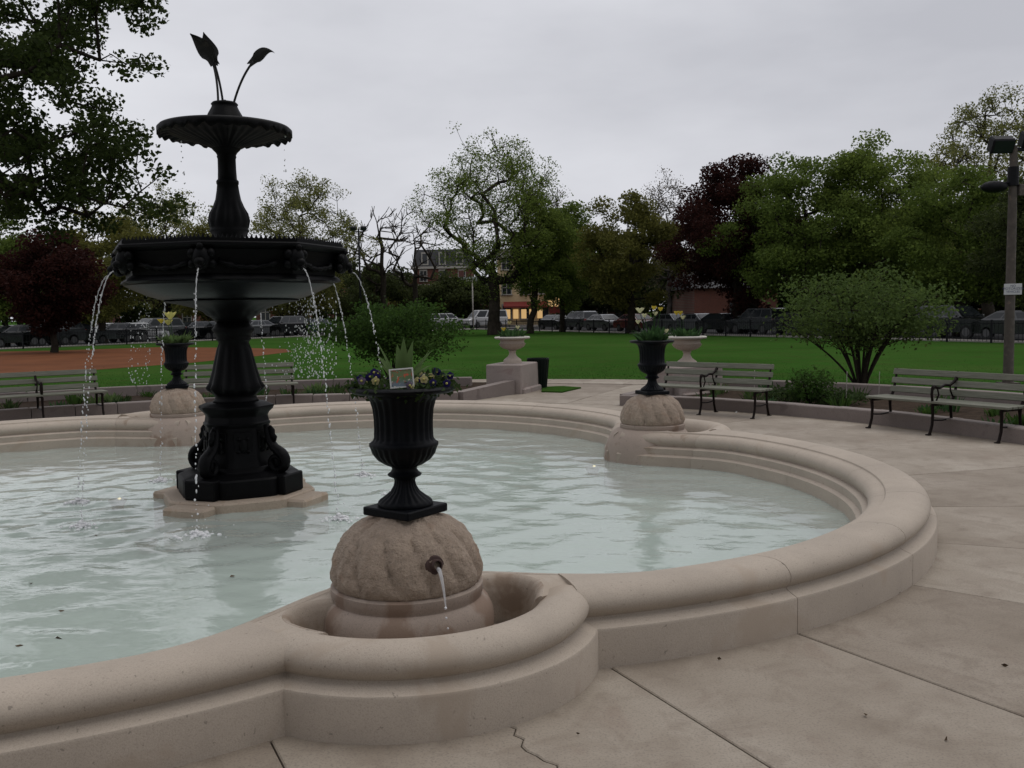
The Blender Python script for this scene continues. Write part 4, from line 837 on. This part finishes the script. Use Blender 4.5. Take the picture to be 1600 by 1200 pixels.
T(1650, 44, 'park_tree', 'dark tree cut by the right picture edge', 8.6, 3.4, 1.6, .28, 42, 'leaf_dark', 9000, .25, 80, clr=.85, low=.25, grp=GB)
bgp = ((715, 118, 6.5, 'leaf_dark'), (668, 126, 5.5, 'leaf_olive'), (30, 108, 9, 'leaf_dark'), (120, 112, 9, 'leaf_olive'), (215, 116, 10, 'leaf_dark'), (530, 122, 9, 'leaf_dark'), (915, 112, 11, 'leaf_dark'), (985, 112, 11, 'leaf_olive'), (1060, 104, 10, 'leaf_dark'), (1110, 98, 9, 'leaf_dark'), (1190, 96, 11, 'leaf_dark'), (1270, 92, 11, 'leaf_dark'), (1350, 88, 11, 'leaf_olive'), (1430, 84, 11, 'leaf_dark'), (1520, 80, 11, 'leaf_dark'), (1610, 76, 11, 'leaf_dark'))
bw = ('in front of the rose brick house', 'in front of the mansard house', 'at the far left edge', 'behind the left maroon tree', 'left of the lower bowl', 'left of the leafless trees', 'behind the leaning tree', 'behind the round olive tree', 'left of the large maroon tree', 'behind the large maroon tree', 'left behind the broad green tree', 'right behind the broad green tree', 'behind the bright-topped tree', 'right behind the round shrub', 'left behind the light pole', 'at the far right edge')
for i, (px, d, h, m) in enumerate(bgp): T(px, d, 'street_tree', 'dark tree across the street ' + bw[i], h, 5.2, .8, .25, 60 + i, m, 7000, .45, 60, clr=1.3, low=.4, grp='trees across the street')
# two unseen trees added behind the viewer to shade the near pool wall
tree('park_tree', 'unseen leafy tree added behind the viewer for shade, left of the path', 'tree', (-5.5, -7.5, 0), 12.5, 6.2, 2.6, .34, 81, 'leaf_dark', 9000, .42, 90, clr=1.2, low=.2)
tree('park_tree', 'unseen leafy tree added behind the viewer for shade, right of the path', 'tree', (4.0, -8.5, 0), 12.0, 6.0, 2.6, .34, 82, 'leaf_dark', 9000, .42, 90, clr=1.2, low=.2)
# multi-stemmed shrub trees near the plaza
def shrub_tree(loc, lab, w, h, cb, mat, seed, ls, nl, nst):
    r = np.random.default_rng(seed); t = thing('shrub_tree', lab, 'shrub', tuple(loc)); cen = []
    for s in range(nst):
        a = 2 * PI * s / nst + r.uniform(-.3, .3); R = w * r.uniform(.25, .95); e = np.array([R * math.cos(a), R * math.sin(a), cb + (h - cb) * r.uniform(.25, .8)]); m = np.array([R * .35 * math.cos(a), R * .35 * math.sin(a), e[2] * .6]); P = bez(np.array([.08 * math.cos(a), .08 * math.sin(a), 0]), m, e, 10)
        gs = [tube(P, [.032 - .0024 * i for i in range(10)], 6)]
        for k in range(9):
            i = r.integers(4, 10); b = P[i] + np.array([r.normal(0, .34 * w), r.normal(0, .34 * w), r.uniform(.0, .38) * (h - cb)]); q = (b - np.array([0, 0, (cb + h) / 2])) / np.array([w, w, (h - cb) / 2]); nq = np.linalg.norm(q)
            if nq > 1: b = np.array([0, 0, (cb + h) / 2]) + q / nq * np.array([w, w, (h - cb) / 2]) * r.uniform(.85, 1.03)
            gs.append(tube([P[i], (P[i] + b) / 2 + r.normal(0, .03, 3), b], [.012, .009, .005], 5)); cen.append(b)
        obj('stem', cat(*gs), 'bark', t, True)
    cen = np.array(cen); k = r.integers(0, len(cen), nl); c = cen[k] + r.normal(0, 1, (nl, 3)) * np.array([.21, .21, .11]) * w / 1.6; obj('crown', leaves(c, ls, r, .2, .6), mat, t); return t
shrub_tree((*pol(math.radians(46.5), 14.0)[:2] * 0 + at(1345, 609)[:2], .05), 'round many-stemmed shrub behind the right benches', 1.72, 2.42, .95, 'leaf_shrub', 5, .08, 11000, 14)
shrub_tree((*at(612, 596)[:2], .05), 'spreading dark green small tree behind the nearest urn', 1.68, 1.95, .5, 'leaf_bush', 6, .085, 15000, 9)
def bush(loc, lab, w, h, mat, n, ls, grp=None, name='low_shrub'):
    t = thing(name, lab, 'shrub', tuple(loc), 0, grp); u = rng.normal(size=(n, 3)); u /= np.linalg.norm(u, axis=1)[:, None]; u *= (rng.uniform(0, 1, n) ** .4)[:, None]; lob = 1 + .25 * np.sin(u[:, 0] * 5 + loc[0] * 7) * np.sin(u[:, 1] * 6)
    c = u * lob[:, None] * np.array([w, w, h / 2]) + np.array([0, 0, h / 2]); obj('foliage', leaves(np.maximum(c, [-9, -9, .02]), ls, rng, .1, .6), mat, t)
    obj('stems', cat(*[tube([(0, 0, 0), (rng.normal(0, w * .5), rng.normal(0, w * .5), h * .7)], [.014, .006], 5) for k in range(6)]), 'bark', t)
p = at(1267, 632, .08); bush((*p[:2], .08), 'small dark round shrub in the bed between the right benches', .42, .62, 'leaf_bush', 1600, .06)
p = at(1230, 628, .08); bush((*p[:2], .08), 'low grey-green mound left of the small round shrub', .5, .3, 'leaf_bed', 900, .06)
p = at(1310, 632, .08); bush((*p[:2], .08), 'low mound right of the small round shrub', .5, .26, 'leaf_bed', 900, .06)
for i, (a0, a1) in enumerate(((83, 140), (8, 56))):
    for k in range(38 if i == 0 else 30):
        a = math.radians(rng.uniform(a0, a1)); R = rng.uniform(9.8, 12.2); q = pol(a, R)
        clump('bed_plant', 'low tuft of green leaves in the bed behind the %s benches' % ('left', 'right')[i], 'plant', (*q, .08), 26, rng.uniform(.16, .36), .03, ('leaf_bed', 'leaf_flower', 'leaf_bush', 'leaf_spike')[k % 4], .16, rng.uniform(.9, 2), 'tufts in the %s bed' % ('left', 'right')[i])
for px, py, h in ((1178, 632, .62), (1322, 634, .60), (1373, 622, .5)):
    q = at(px, py, .08); t = thing('plant_stake', {1178: 'thin pale stake behind the right half of the tulip bench', 1322: 'thin pale stake left of the round shrub', 1373: 'thin pale stake right of the round shrub'}[px], 'stake', (*q[:2], .05)); obj('rod', tube([(0, 0, 0), (.01, 0, h)], .006, 5), 'trim_pale', t); obj('tip', ball((.01, 0, h), .009), 'trim_pale', t)
# grass: real blades near the paths
def grass_blades():
    n = 26000; a = np.radians(rng.uniform(25, 140, n)); r = 15.52 + np.abs(rng.normal(0, 4.2, n)); x = C[0] + r * np.cos(a); y = C[1] + r * np.sin(a); h = rng.uniform(.02, .045, n); t = rng.uniform(0, 6.28, n); w = .006
    b = np.stack([x, y, np.full(n, -.02)], -1); s = np.stack([np.cos(t), np.sin(t), 0 * t], -1) * w; tp = b + np.stack([rng.normal(0, .025, n), rng.normal(0, .025, n), h], -1)
    return np.stack([b - s, b + s, tp], 1).reshape(-1, 3), np.arange(3 * n).reshape(-1, 3)
tag(obj('grass', grass_blades(), 'grass_blade', kind='stuff'), 'short green grass growing beyond the ring path', 'grass')
# ------------------------------------------------------------------ infield, streets, fence, cars
inf = [at(x, y)[:2] for x, y in ((-260, 601), (0, 583), (150, 577), (300, 566), (400, 556), (455, 549), (448, 545), (380, 543), (250, 542), (100, 547), (0, 549), (-260, 556))]
obj('infield', prism([tuple(p) for p in inf], -.03, -.012), 'infield_dirt', kind='structure')
APEX = np.array([-4., 98.]); LS = (np.array([-52., 24.]) - APEX); LS /= np.linalg.norm(LS); RS = np.array([28., 30.]) - APEX; RS /= np.linalg.norm(RS); LNv = np.array([LS[1], -LS[0]]) ; RNv = np.array([-RS[1], RS[0]])
if LNv[0] > 0: LNv = -LNv
if RNv[0] < 0: RNv = -RNv
def strip(d, n, o0, o1, z0, z1, name, mat):
    p = [APEX + d * -30 + n * o0, APEX + d * 130 + n * o0, APEX + d * 130 + n * o1, APEX + d * -30 + n * o1]; return obj(name, prism([tuple(q) for q in p], z0, z1), mat, kind='structure')
for d, n, dz in ((LS, LNv, 0), (RS, RNv, .004)):
    strip(d, n, .6, 2.4, -.05, .03 + dz, 'pavement', 'sidewalk'); strip(d, n, 2.4, 12.5, -.05, -.008 + dz, 'street', 'asphalt'); strip(d, n, 12.5, 15, -.05, .10 + dz, 'pavement', 'sidewalk')
def fence(d, L0, L1, lab):
    rz = math.atan2(d[1], d[0]); p0 = APEX + d * L0; t = thing('iron_fence', lab, 'fence', (*p0, 0), rz); L = L1 - L0; n = int(L / 2.4)
    gp = box(-.035, .035, -.035, .035, -.02, 1.05); m = None
    for i in range(n + 1):
        if m is None: o = obj('post', gp, 'fence_iron', t); m = o.data
        else: o = obj('post', m, 'fence_iron', t)
        o.location = (i * 2.4, 0, 0)
    for z in (.14, .86): obj('rail', box(0, n * 2.4, -.018, .018, z, z + .04), 'fence_iron', t)
    obj('pickets', cat(*[box(x - .008, x + .008, -.008, .008, .05, .95) for x in np.arange(.15, n * 2.4, .2)]), 'fence_iron', t, kind='stuff')
fence(LS, 0, 76, 'black iron fence along the left street'); fence(RS, 1.0, 76, 'black iron fence along the right street')
def loft(secs):
    m = len(secs[0]); v = [p for s in secs for p in s]; f = []
    for i in range(len(secs) - 1):
        for j in range(m): f.append((i * m + j, i * m + (j + 1) % m, (i + 1) * m + (j + 1) % m, (i + 1) * m + j))
    f.append(tuple(range(m - 1, -1, -1))); f.append(tuple((len(secs) - 1) * m + j for j in range(m))); return v, f
CARS = {}
def make_car(kind, col, lab):
    sp = {'sedan': (4.6, 1.0, 1.44, [(-2.3, .45), (-2.32, .78), (-2.2, .93), (-1.5, 1.0), (.75, 1.0), (1.9, .88), (2.25, .75), (2.3, .5), (2.2, .28), (-2.2, .28)], [(-1.75, .98), (-1.0, 1.40), (-.75, 1.44), (.25, 1.44), (.5, 1.39), (1.25, .97)]),
          'suv': (4.7, 1.12, 1.75, [(-2.33, .5), (-2.36, .95), (-2.3, 1.1), (-1.5, 1.13), (.85, 1.13), (1.95, 1.02), (2.28, .88), (2.34, .55), (2.25, .32), (-2.25, .32)], [(-2.26, 1.1), (-2.0, 1.66), (-1.8, 1.74), (.2, 1.75), (.45, 1.70), (1.15, 1.11)]),
          'van': (5.2, 1.2, 2.05, [(-2.55, .5), (-2.58, 1.1), (-2.55, 1.22), (-1.5, 1.24), (1.3, 1.22), (2.2, 1.08), (2.5, .92), (2.58, .6), (2.5, .34), (-2.5, .34)], [(-2.54, 1.2), (-2.48, 1.98), (-2.3, 2.05), (.8, 2.05), (1.05, 1.98), (1.75, 1.2)])}[kind]
    L, bz, tz, body, cab = sp; w = .9 if kind != 'van' else .97; t = thing('parked_car' if kind != 'van' else 'parked_van', lab, 'car' if kind != 'van' else 'van')
    def sec(y, i): 
        cx = sum(p[0] for p in body) / len(body); return [(cx + (x - cx) * (1 - .03 * i), y, z - (z - .6) * .10 * i) for x, z in body]
    obj('body', loft([sec(-w, 1), sec(-w + .09, .25), sec(-w + .3, 0), sec(w - .3, 0), sec(w - .09, .25), sec(w, 1)]), col, t, 35)
    def csec(k): return [(x, k * ((w - .06) - (z - bz) / (tz - bz) * .2), z) for x, z in cab]
    obj('cabin', loft([csec(-1), csec(-.8), csec(.8), csec(1)]), col, t, 40)
    b0, b1, t0, t1 = cab[0], cab[-1], cab[1], cab[-2]
    for s in (-1, 1):
        def yy(z): return s * ((w - .06) - (z - bz) / (tz - bz) * .2 + .006)
        zl, zh = bz + .06, tz - .1
        def xa(z): return b0[0] + (t0[0] - b0[0]) * (z - b0[1]) / (t0[1] - b0[1]) + .12
        def xb(z): return b1[0] + (t1[0] - b1[0]) * (z - b1[1]) / (t1[1] - b1[1]) - .12
        cuts = (0, .32, .36, .66, .70, 1)
        for i in range(3):
            u0, u1 = cuts[2 * i], cuts[2 * i + 1]; q = [(xa(zl) + (xb(zl) - xa(zl)) * u0, yy(zl), zl), (xa(zl) + (xb(zl) - xa(zl)) * u1, yy(zl), zl), (xa(zh) + (xb(zh) - xa(zh)) * u1, yy(zh), zh), (xa(zh) + (xb(zh) - xa(zh)) * u0, yy(zh), zh)]
            obj('side_window', (q, [(0, 1, 2, 3)]), 'glass_dark', t)
        obj('mirror', ball((cab[-1][0] - .25, s * (w + .08), bz + .08), .09, 8, 6, (.6, 1, .8)), col, t, True)
        obj('headlight', ball((body[6][0] - .1, s * (w - .25), body[6][1] + .0), .12, 8, 6, (1, 1.5, .6)), 'lens_grey', t, True); obj('tail_light', box(body[1][0] - .01, body[1][0] + .1, min(s * (w - .3), s * (w - .06)), max(s * (w - .3), s * (w - .06)), body[1][1] - .08, body[1][1] + .1, .02), 'tail_red', t)
        for x in (-1.38, 1.4):
            r = .33 if kind == 'sedan' else .37; wh = lathe([(r * .6, -.1), (r * .95, -.1), (r, -.07), (r, .07), (r * .95, .1), (r * .6, .1)], 24); ty = obj('tyre', ([(a + x, c + s * (w - .1), b + r) for a, b, c in wh[0]], wh[1]), 'tyre', t, 40)
            hb = lathe([(.02, -.105), (r * .6, -.105), (r * .62, -.06), (r * .62, .06), (r * .6, .105), (.02, .105)], 16); obj('rim', ([(a + x, c + s * (w - .1), b + r) for a, b, c in hb[0]], hb[1]), 'rim_metal', ty, 40)
    for (xb0, zb0), (xt, zt), sg in ((b1, t1, 1), (b0, t0, -1)):
        q = [(xb0 + .006 * sg + (xt - xb0) * u, k * ((w - .06) * .86 - u * .16), zb0 + .01 + (zt - zb0) * u) for u, k in ((.1, -1), (.1, 1), (.94, 1), (.94, -1))]; obj('windscreen' if sg > 0 else 'rear_window', ([(a + .012 * sg, b, c + .006) for a, b, c in q], [(0, 1, 2, 3)]), 'glass_dark', t)
    obj('bumper', box(body[7][0] - .06, body[7][0] + .05, -w + .12, w - .12, .38, .56, .03), 'tyre', t); return t
def car(kind, col, d, n, along, off, rev, lab):
    p = APEX + d * along + n * off; rz = math.atan2(d[1], d[0]) + (PI if rev else 0)
    if (kind, col) not in CARS: t = make_car(kind, col, lab); CARS[kind, col] = t; t.location = (*p, 0); t.rotation_euler = (0, 0, rz)
    else: t = dup(CARS[kind, col], (*p, 0), rz, lab)
    t['group'] = 'cars parked along the street'
def along_for(px, d, n, off):                       # distance along a street where it crosses the sight line of a pixel column
    r = ray(px, 495); r = r[:2]; A = np.array([[d[0], -r[0]], [d[1], -r[1]]]); return np.linalg.solve(A, -(APEX + n * off))[0]
for px, kind, col, rev, lab in ((20, 'sedan', 'car_black', 0, 'dark car at the far left picture edge'), (72, 'suv', 'car_grey', 0, 'grey estate car left of the two left jets'), (118, 'sedan', 'car_black', 1, 'black car right of the grey estate car at left'), (175, 'sedan', 'car_grey', 0, 'grey low car seen between the left jets'), (212, 'sedan', 'car_white', 1, 'pale car below the left rim of the lower bowl'), (238, 'suv', 'car_silver', 0, 'silver car left of the rear urn flowers'), (300, 'sedan', 'car_black', 0, 'dark car right of the rear urn flowers'), (335, 'sedan', 'car_grey', 1, 'grey car just left of the fountain stem'), (395, 'sedan', 'car_silver', 0, 'silver car just right of the fountain stem'), (440, 'suv', 'car_black', 0, 'black car behind the fine water spray'), (490, 'sedan', 'car_blue', 0, 'dark blue car right of the water spray')):
    car(kind, col, LS, LNv, along_for(px, LS, LNv, 4), 4, rev, lab)
for px, kind, col, rev, lab in ((870, 'sedan', 'car_black', 0, 'black car right of the slim leaning tree'), (905, 'suv', 'car_grey', 1, 'grey car left of the olive tree trunk'), (945, 'sedan', 'car_silver', 0, 'silver car next to the olive tree trunk'), (995, 'sedan', 'car_red', 0, 'dark red car behind the tulip urn'), (1046, 'sedan', 'car_silver', 1, 'pale car between the two tulip urns'), (1092, 'sedan', 'car_silver', 0, 'silver car right of the right stone urn'), (1132, 'sedan', 'car_black', 0, 'black car under the large maroon tree'), (1186, 'suv', 'car_grey', 1, 'grey pickup-like car left of the round shrub'), (1250, 'sedan', 'car_black', 0, 'black car hidden behind the left of the round shrub'), (1330, 'sedan', 'car_blue', 1, 'dark blue car behind the round shrub stems'), (1492, 'suv', 'car_black', 0, 'large black car right of the round shrub'), (1600, 'sedan', 'car_black', 0, 'black car at the right edge behind the light pole')):
    car(kind, col, RS, RNv, along_for(px, RS, RNv, 4), 4, rev, lab)
def free_car(px, y, kind, col, rz, lab):
    p = stand(px, y)
    if (kind, col) not in CARS: t = make_car(kind, col, lab); CARS[kind, col] = t; t.location = tuple(p); t.rotation_euler = (0, 0, rz); 
    else: t = dup(CARS[kind, col], p, rz, lab)
    t['group'] = 'cars parked along the street'
free_car(757, 108, 'van', 'car_white', PI + .5, 'white van left of the tallest tree trunk'); free_car(700, 112, 'suv', 'car_white', .2, 'white car left of the white van'); free_car(640, 110, 'suv', 'car_black', .1, 'black car left of the white cars below the mansard house')
# ------------------------------------------------------------------ buildings
def win(par, x, z, w, h, y, arch=True, frame='trim_pale'):
    f = obj('window', cat(box(x - w / 2 - .12, x - w / 2, y - .12, y + .02, z, z + h), box(x + w / 2, x + w / 2 + .12, y - .12, y + .02, z, z + h), box(x - w / 2 - .12, x + w / 2 + .12, y - .14, y + .02, z + h, z + h + (.28 if arch else .14)), box(x - .04, x + .04, y - .06, y + .02, z, z + h), box(x - w / 2, x + w / 2, y - .06, y + .02, z + h * .5 - .04, z + h * .5 + .04)), frame, par)
    obj('pane', box(x - w / 2, x + w / 2, y - .03, y + .01, z, z + h), 'glass_dark', f); obj('sill', box(x - w / 2 - .2, x + w / 2 + .2, y - .24, y + .02, z - .14, z), frame, f)
def building(px0, px1, y, h, lab, wall, roof, kind, rows, cols, rz=0., base=None):
    a = stand(px0, y); b = stand(px1, y); w = np.linalg.norm(b - a); t = thing('house', lab, 'building', tuple((a + b) / 2), rz, 'buildings across the street'); D = 12
    hw = h * (.76 if kind == 'mansard' else .66 if kind == 'gable' else 1); obj('wall', box(-w / 2, w / 2, 0, D, -.1, hw), wall, t)
    if kind == 'mansard':
        v = [(-w / 2 - .3, -.3, hw), (w / 2 + .3, -.3, hw), (w / 2 + .3, D, hw), (-w / 2 - .3, D, hw), (-w / 2 + .3, .5, h), (w / 2 - .3, .5, h), (w / 2 - .3, D - .6, h), (-w / 2 + .3, D - .6, h)]
        r = obj('roof', (v, [(0, 1, 5, 4), (1, 2, 6, 5), (2, 3, 7, 6), (3, 0, 4, 7), (4, 5, 6, 7), (3, 2, 1, 0)]), roof, t); obj('cornice', box(-w / 2 - .45, w / 2 + .45, -.5, .1, hw - .25, hw + .12), 'trim_pale', t)
        for x in np.linspace(-w * .3, w * .3, 3): d = obj('dormer', box(x - .6, x + .6, -.35, 1, hw + .35, h - .5), 'trim_pale', r)
        for x in np.linspace(-w * .3, w * .3, 3): obj('dormer_pane', box(x - .38, x + .38, -.40, -.3, hw + .6, h - .75), 'glass_dark', t)
        for z in (hw * .36, hw * .68): obj('string_course', box(-w / 2 - .06, w / 2 + .06, -.10, .0, z, z + .22), 'trim_pale', t)
        obj('chimney', box(w * .32, w * .32 + .9, 4, 5, h - .4, h + 1.4), wall, r)
    elif kind == 'gable':
        r = obj('roof', ([(-w / 2 - .4, -.5, hw), (w / 2 + .4, -.5, hw), (w / 2 + .4, D + .5, hw), (-w / 2 - .4, D + .5, hw), (-w / 2 - .4, D / 2, h), (w / 2 + .4, D / 2, h)], [(0, 1, 5, 4), (2, 3, 4, 5), (0, 4, 3), (1, 2, 5), (3, 2, 1, 0)]), roof, t)
        obj('chimney', box(-w * .3, -w * .3 + .8, D / 2, D / 2 + .8, h - 1, h + 1), wall, r)
    else:
        obj('roof', box(-w / 2 - .2, w / 2 + .2, -.2, D + .2, hw, hw + .35), roof, t); obj('cornice', box(-w / 2 - .3, w / 2 + .3, -.4, -.01, hw - .8, hw - .1), 'trim_pale', t)
    for r_ in range(rows):
        for c_ in range(cols):
            x = (-.5 + (c_ + .5) / cols) * w; z = hw * (r_ + .28) / rows
            if r_ == 0 and c_ == cols // 2: d = obj('door', box(x - .6, x + .6, -.08, .05, 0, 2.4), 'slate', t); obj('door_handle', ball((x + .4, -.12, 1.1), .06), 'brass', d); continue
            win(t, x, z, min(1.1, w / cols * .5), hw / rows * .52, 0)
    return t, w, hw
building(648, 738, 160, 12.6, 'brown brick house with grey mansard roof and pale trim', 'brick_red', 'slate', 'mansard', 3, 3)
building(700, 772, 142, 7.4, 'low rose brick house with dark green gabled roof beside the mansard house', 'brick_rose', 'green_roof', 'gable', 2, 3)
t, w, hw = building(778, 892, 122, 9.6, 'buff brick shop building with glowing yellow and red shopfront', 'brick_buff', 'trim_pale', 'flat', 3, 4)
aw = obj('awning', ([(-w * .42, -.05, 3.1), (w * .46, -.05, 3.1), (w * .46, -1.1, 2.5), (-w * .42, -1.1, 2.5), (-w * .42, -1.1, 2.3), (w * .46, -1.1, 2.3)], [(0, 1, 2, 3), (3, 2, 5, 4)]), 'awning_red', t)
[obj('shop_window', box(-w * .40 + i * w * .11, -w * .40 + i * w * .11 + w * .07, -.12, -.02, .9, 2.1), 'shop_glow', t) for i in range(5)]; obj('shop_sign', box(w * .18, w * .40, -1.3, -1.12, 2.4, 3.9, .1), 'shop_glow', t); obj('sign_panel', box(w * .2, w * .38, -1.36, -1.305, 1.5, 2.35), 'awning_red', t)
building(1085, 1215, 88, 5.6, 'dark red brick house behind the large maroon tree', 'brick_red', 'slate', 'gable', 1, 1)
building(205, 305, 120, 8.5, 'dark red brick house behind the left part of the lower bowl', 'brick_red', 'slate', 'mansard', 2, 4)
building(40, 130, 125, 9.0, 'brick house behind the left maroon tree', 'brick_rose', 'slate', 'gable', 2, 4)
building(400, 520, 130, 8.5, 'brick house behind the fine water spray', 'brick_red', 'slate', 'flat', 2, 4)
building(900, 1010, 118, 8.0, 'brick house behind the olive tree', 'brick_rose', 'slate', 'flat', 2, 4)
building(1240, 1420, 104, 9.0, 'brick row house behind the round shrub', 'brick_red', 'slate', 'flat', 3, 6)
building(1430, 1640, 92, 9.0, 'brick row house behind the light pole', 'brick_red', 'slate', 'flat', 3, 6)
building(530, 640, 150, 8.0, 'brick house left of the mansard house', 'brick_red', 'slate', 'flat', 3, 4)

# ------------------------------------------------------------------ lamp poles, sign
def flood(par, x, z, s=1., y=-.1):
    g = box(-.24 * s, .24 * s, -.13 * s, .13 * s, -.16 * s, .16 * s, .03 * s); c, q = math.cos(.5), math.sin(.5)
    h = obj('floodlight', ([(a + x, b * c - e * q + y, b * q + e * c + z) for a, b, e in g[0]], g[1]), 'fence_iron', par); obj('lens', ([(a * .85 + x, (-.135 * s) * c - e * .8 * q + y, (-.135 * s) * q + e * .8 * c + z) for a, e in ((-.24 * s, -.16 * s), (.24 * s, -.16 * s), (.24 * s, .16 * s), (-.24 * s, .16 * s))], [(0, 1, 2, 3)]), 'glass_dark', h)
pb = at(1575, 601); D = pb[1]; zt = dep(1584, 235, D)[2]
t = thing('light_pole', 'grey light pole with floodlights at the right edge of the picture', 'lamp post', tuple(pb))
obj('pole', tube([(0, 0, -.05), (0, 0, .3), (0, 0, 3.5), (0, 0, zt + .1)], [.12, .105, .09, .075], 16), 'pole_metal', t, 40); obj('base_plate', box(-.18, .18, -.18, .18, -.02, .05), 'pole_metal', t); obj('collar', tube([(0, 0, zt - .75), (0, 0, zt - .35)], .115, 14), 'fence_iron', t)
obj('crossarm', box(-.42, .7, -.05, .05, zt - .02, zt + .05), 'fence_iron', t); flood(t, -.28, zt + .12, 1.0, -.02); flood(t, .38, zt + .22, 1.0, -.02)
zl = dep(1580, 292, D)[2]; obj('lamp_arm', tube([(0, 0, zl + .05), (-.15, -.02, zl + .08), (-.3, -.03, zl + .05)], .03, 8), 'fence_iron', t, True); obj('lamp_head', ball((-.42, -.04, zl), .26, 14, 8, (1.1, .7, .5)), 'fence_iron', t, True); obj('junction_box', box(.1, .24, -.1, .1, zl - .2, zl + .05, .01), 'pole_metal', t)
zs = dep(1574, 452, D)[2]; s = thing('sign', 'small white notice sign with dark lettering on the light pole', 'sign', (pb[0] - .0, pb[1] - .125, zs)); s.rotation_euler = (0, 0, -.25)
obj('panel', box(-.185, .165, -.008, .008, -.12, .115, .003), 'sign_white', s)
for txt, z, h in (('NO', .048, .05), ('MOTORIZED', -.012, .052), ('VEHICLES', -.075, .046)):
    cu = bpy.data.curves.new('lettering', 'FONT'); cu.body = txt; cu.size = h * 1.35; cu.align_x = 'CENTER'; cu.extrude = .0008; o = bpy.data.objects.new('lettering', cu); COL.objects.link(o)
    dg = bpy.context.evaluated_depsgraph_get(); me = bpy.data.meshes.new_from_object(o.evaluated_get(dg)); bpy.data.objects.remove(o); me.materials.clear(); me.materials.append(M['ink'])
    o = obj('lettering', me, 'ink', s); o.location = (-.01, -.0095, z); o.rotation_euler = (PI / 2, 0, 0)
pb = stand(564, 78); zt = dep(564, 357, 78)[2]; t = thing('floodlight_pole', 'tall thin pole with two floodlights right of the lower bowl', 'lamp post', tuple(pb))
obj('pole', tube([(0, 0, 0), (0, 0, zt)], [.11, .07], 10), 'fence_iron', t, True); obj('crossarm', box(-.45, .45, -.04, .04, zt - .3, zt - .22), 'fence_iron', t); flood(t, -.42, zt, 1.0); flood(t, .42, zt, 1.0)
pb = stand(739, 100); t = thing('street_lamp', 'pale T-shaped street lamp post left of the tallest tree', 'lamp post', tuple(pb)); obj('pole', tube([(0, 0, 0), (0, 0, 5.2)], [.09, .06], 8), 'trim_pale', t, True); obj('lamp_arm', box(-.5, .3, -.05, .05, 5.1, 5.2), 'trim_pale', t); obj('lamp_head', box(-.75, -.4, -.12, .12, 5.06, 5.22, .03), 'trim_pale', t)

# ------------------------------------------------------------------ litter on the paving
LW = ('beside the foot of the right pool wall', 'in the middle of the right paving slab', 'near the right picture edge', 'below the joint in the right paving', 'near the cracked slab', 'close to the pool wall on the right', 'by the kerb of the right bench', 'under the tulip bench')
for i, (px, py) in enumerate(((1124, 1032), (1352, 1120), (1570, 1042), (1479, 1158), (903, 1149), (1405, 928), (1230, 648), (1150, 645))):
    p = at(px, py); t = thing('fallen_leaf', 'tiny dry brown leaf ' + LW[i], 'leaf', (p[0], p[1], .006), rng.uniform(0, 6), 'dry leaves on the paving'); gm = leaves(np.array([[0, 0, .004]] * 1), .03 if i < 6 else .07, rng, .95); obj('blade', gm, 'debris' if i < 6 else 'white_paint', t)
FW = ('at the lower left, near the picture edge', 'at the far left of the pool', 'left of the nearest pool lamp', 'below the two left splashes', 'between the nearest dome and the fountain', 'near the left pool wall')
for i, (px, py) in enumerate(((96, 955), (48, 912), (150, 838), (92, 1000), (363, 902), (30, 1010))):
    p = at(px, py, ZW); t = thing('floating_leaf', 'small dark leaf floating on the water ' + FW[i], 'leaf', (p[0], p[1], ZW + .006), rng.uniform(0, 6), 'leaves on the water'); obj('blade', leaves(np.zeros((1, 3)), .05, rng, .97), 'debris', t)
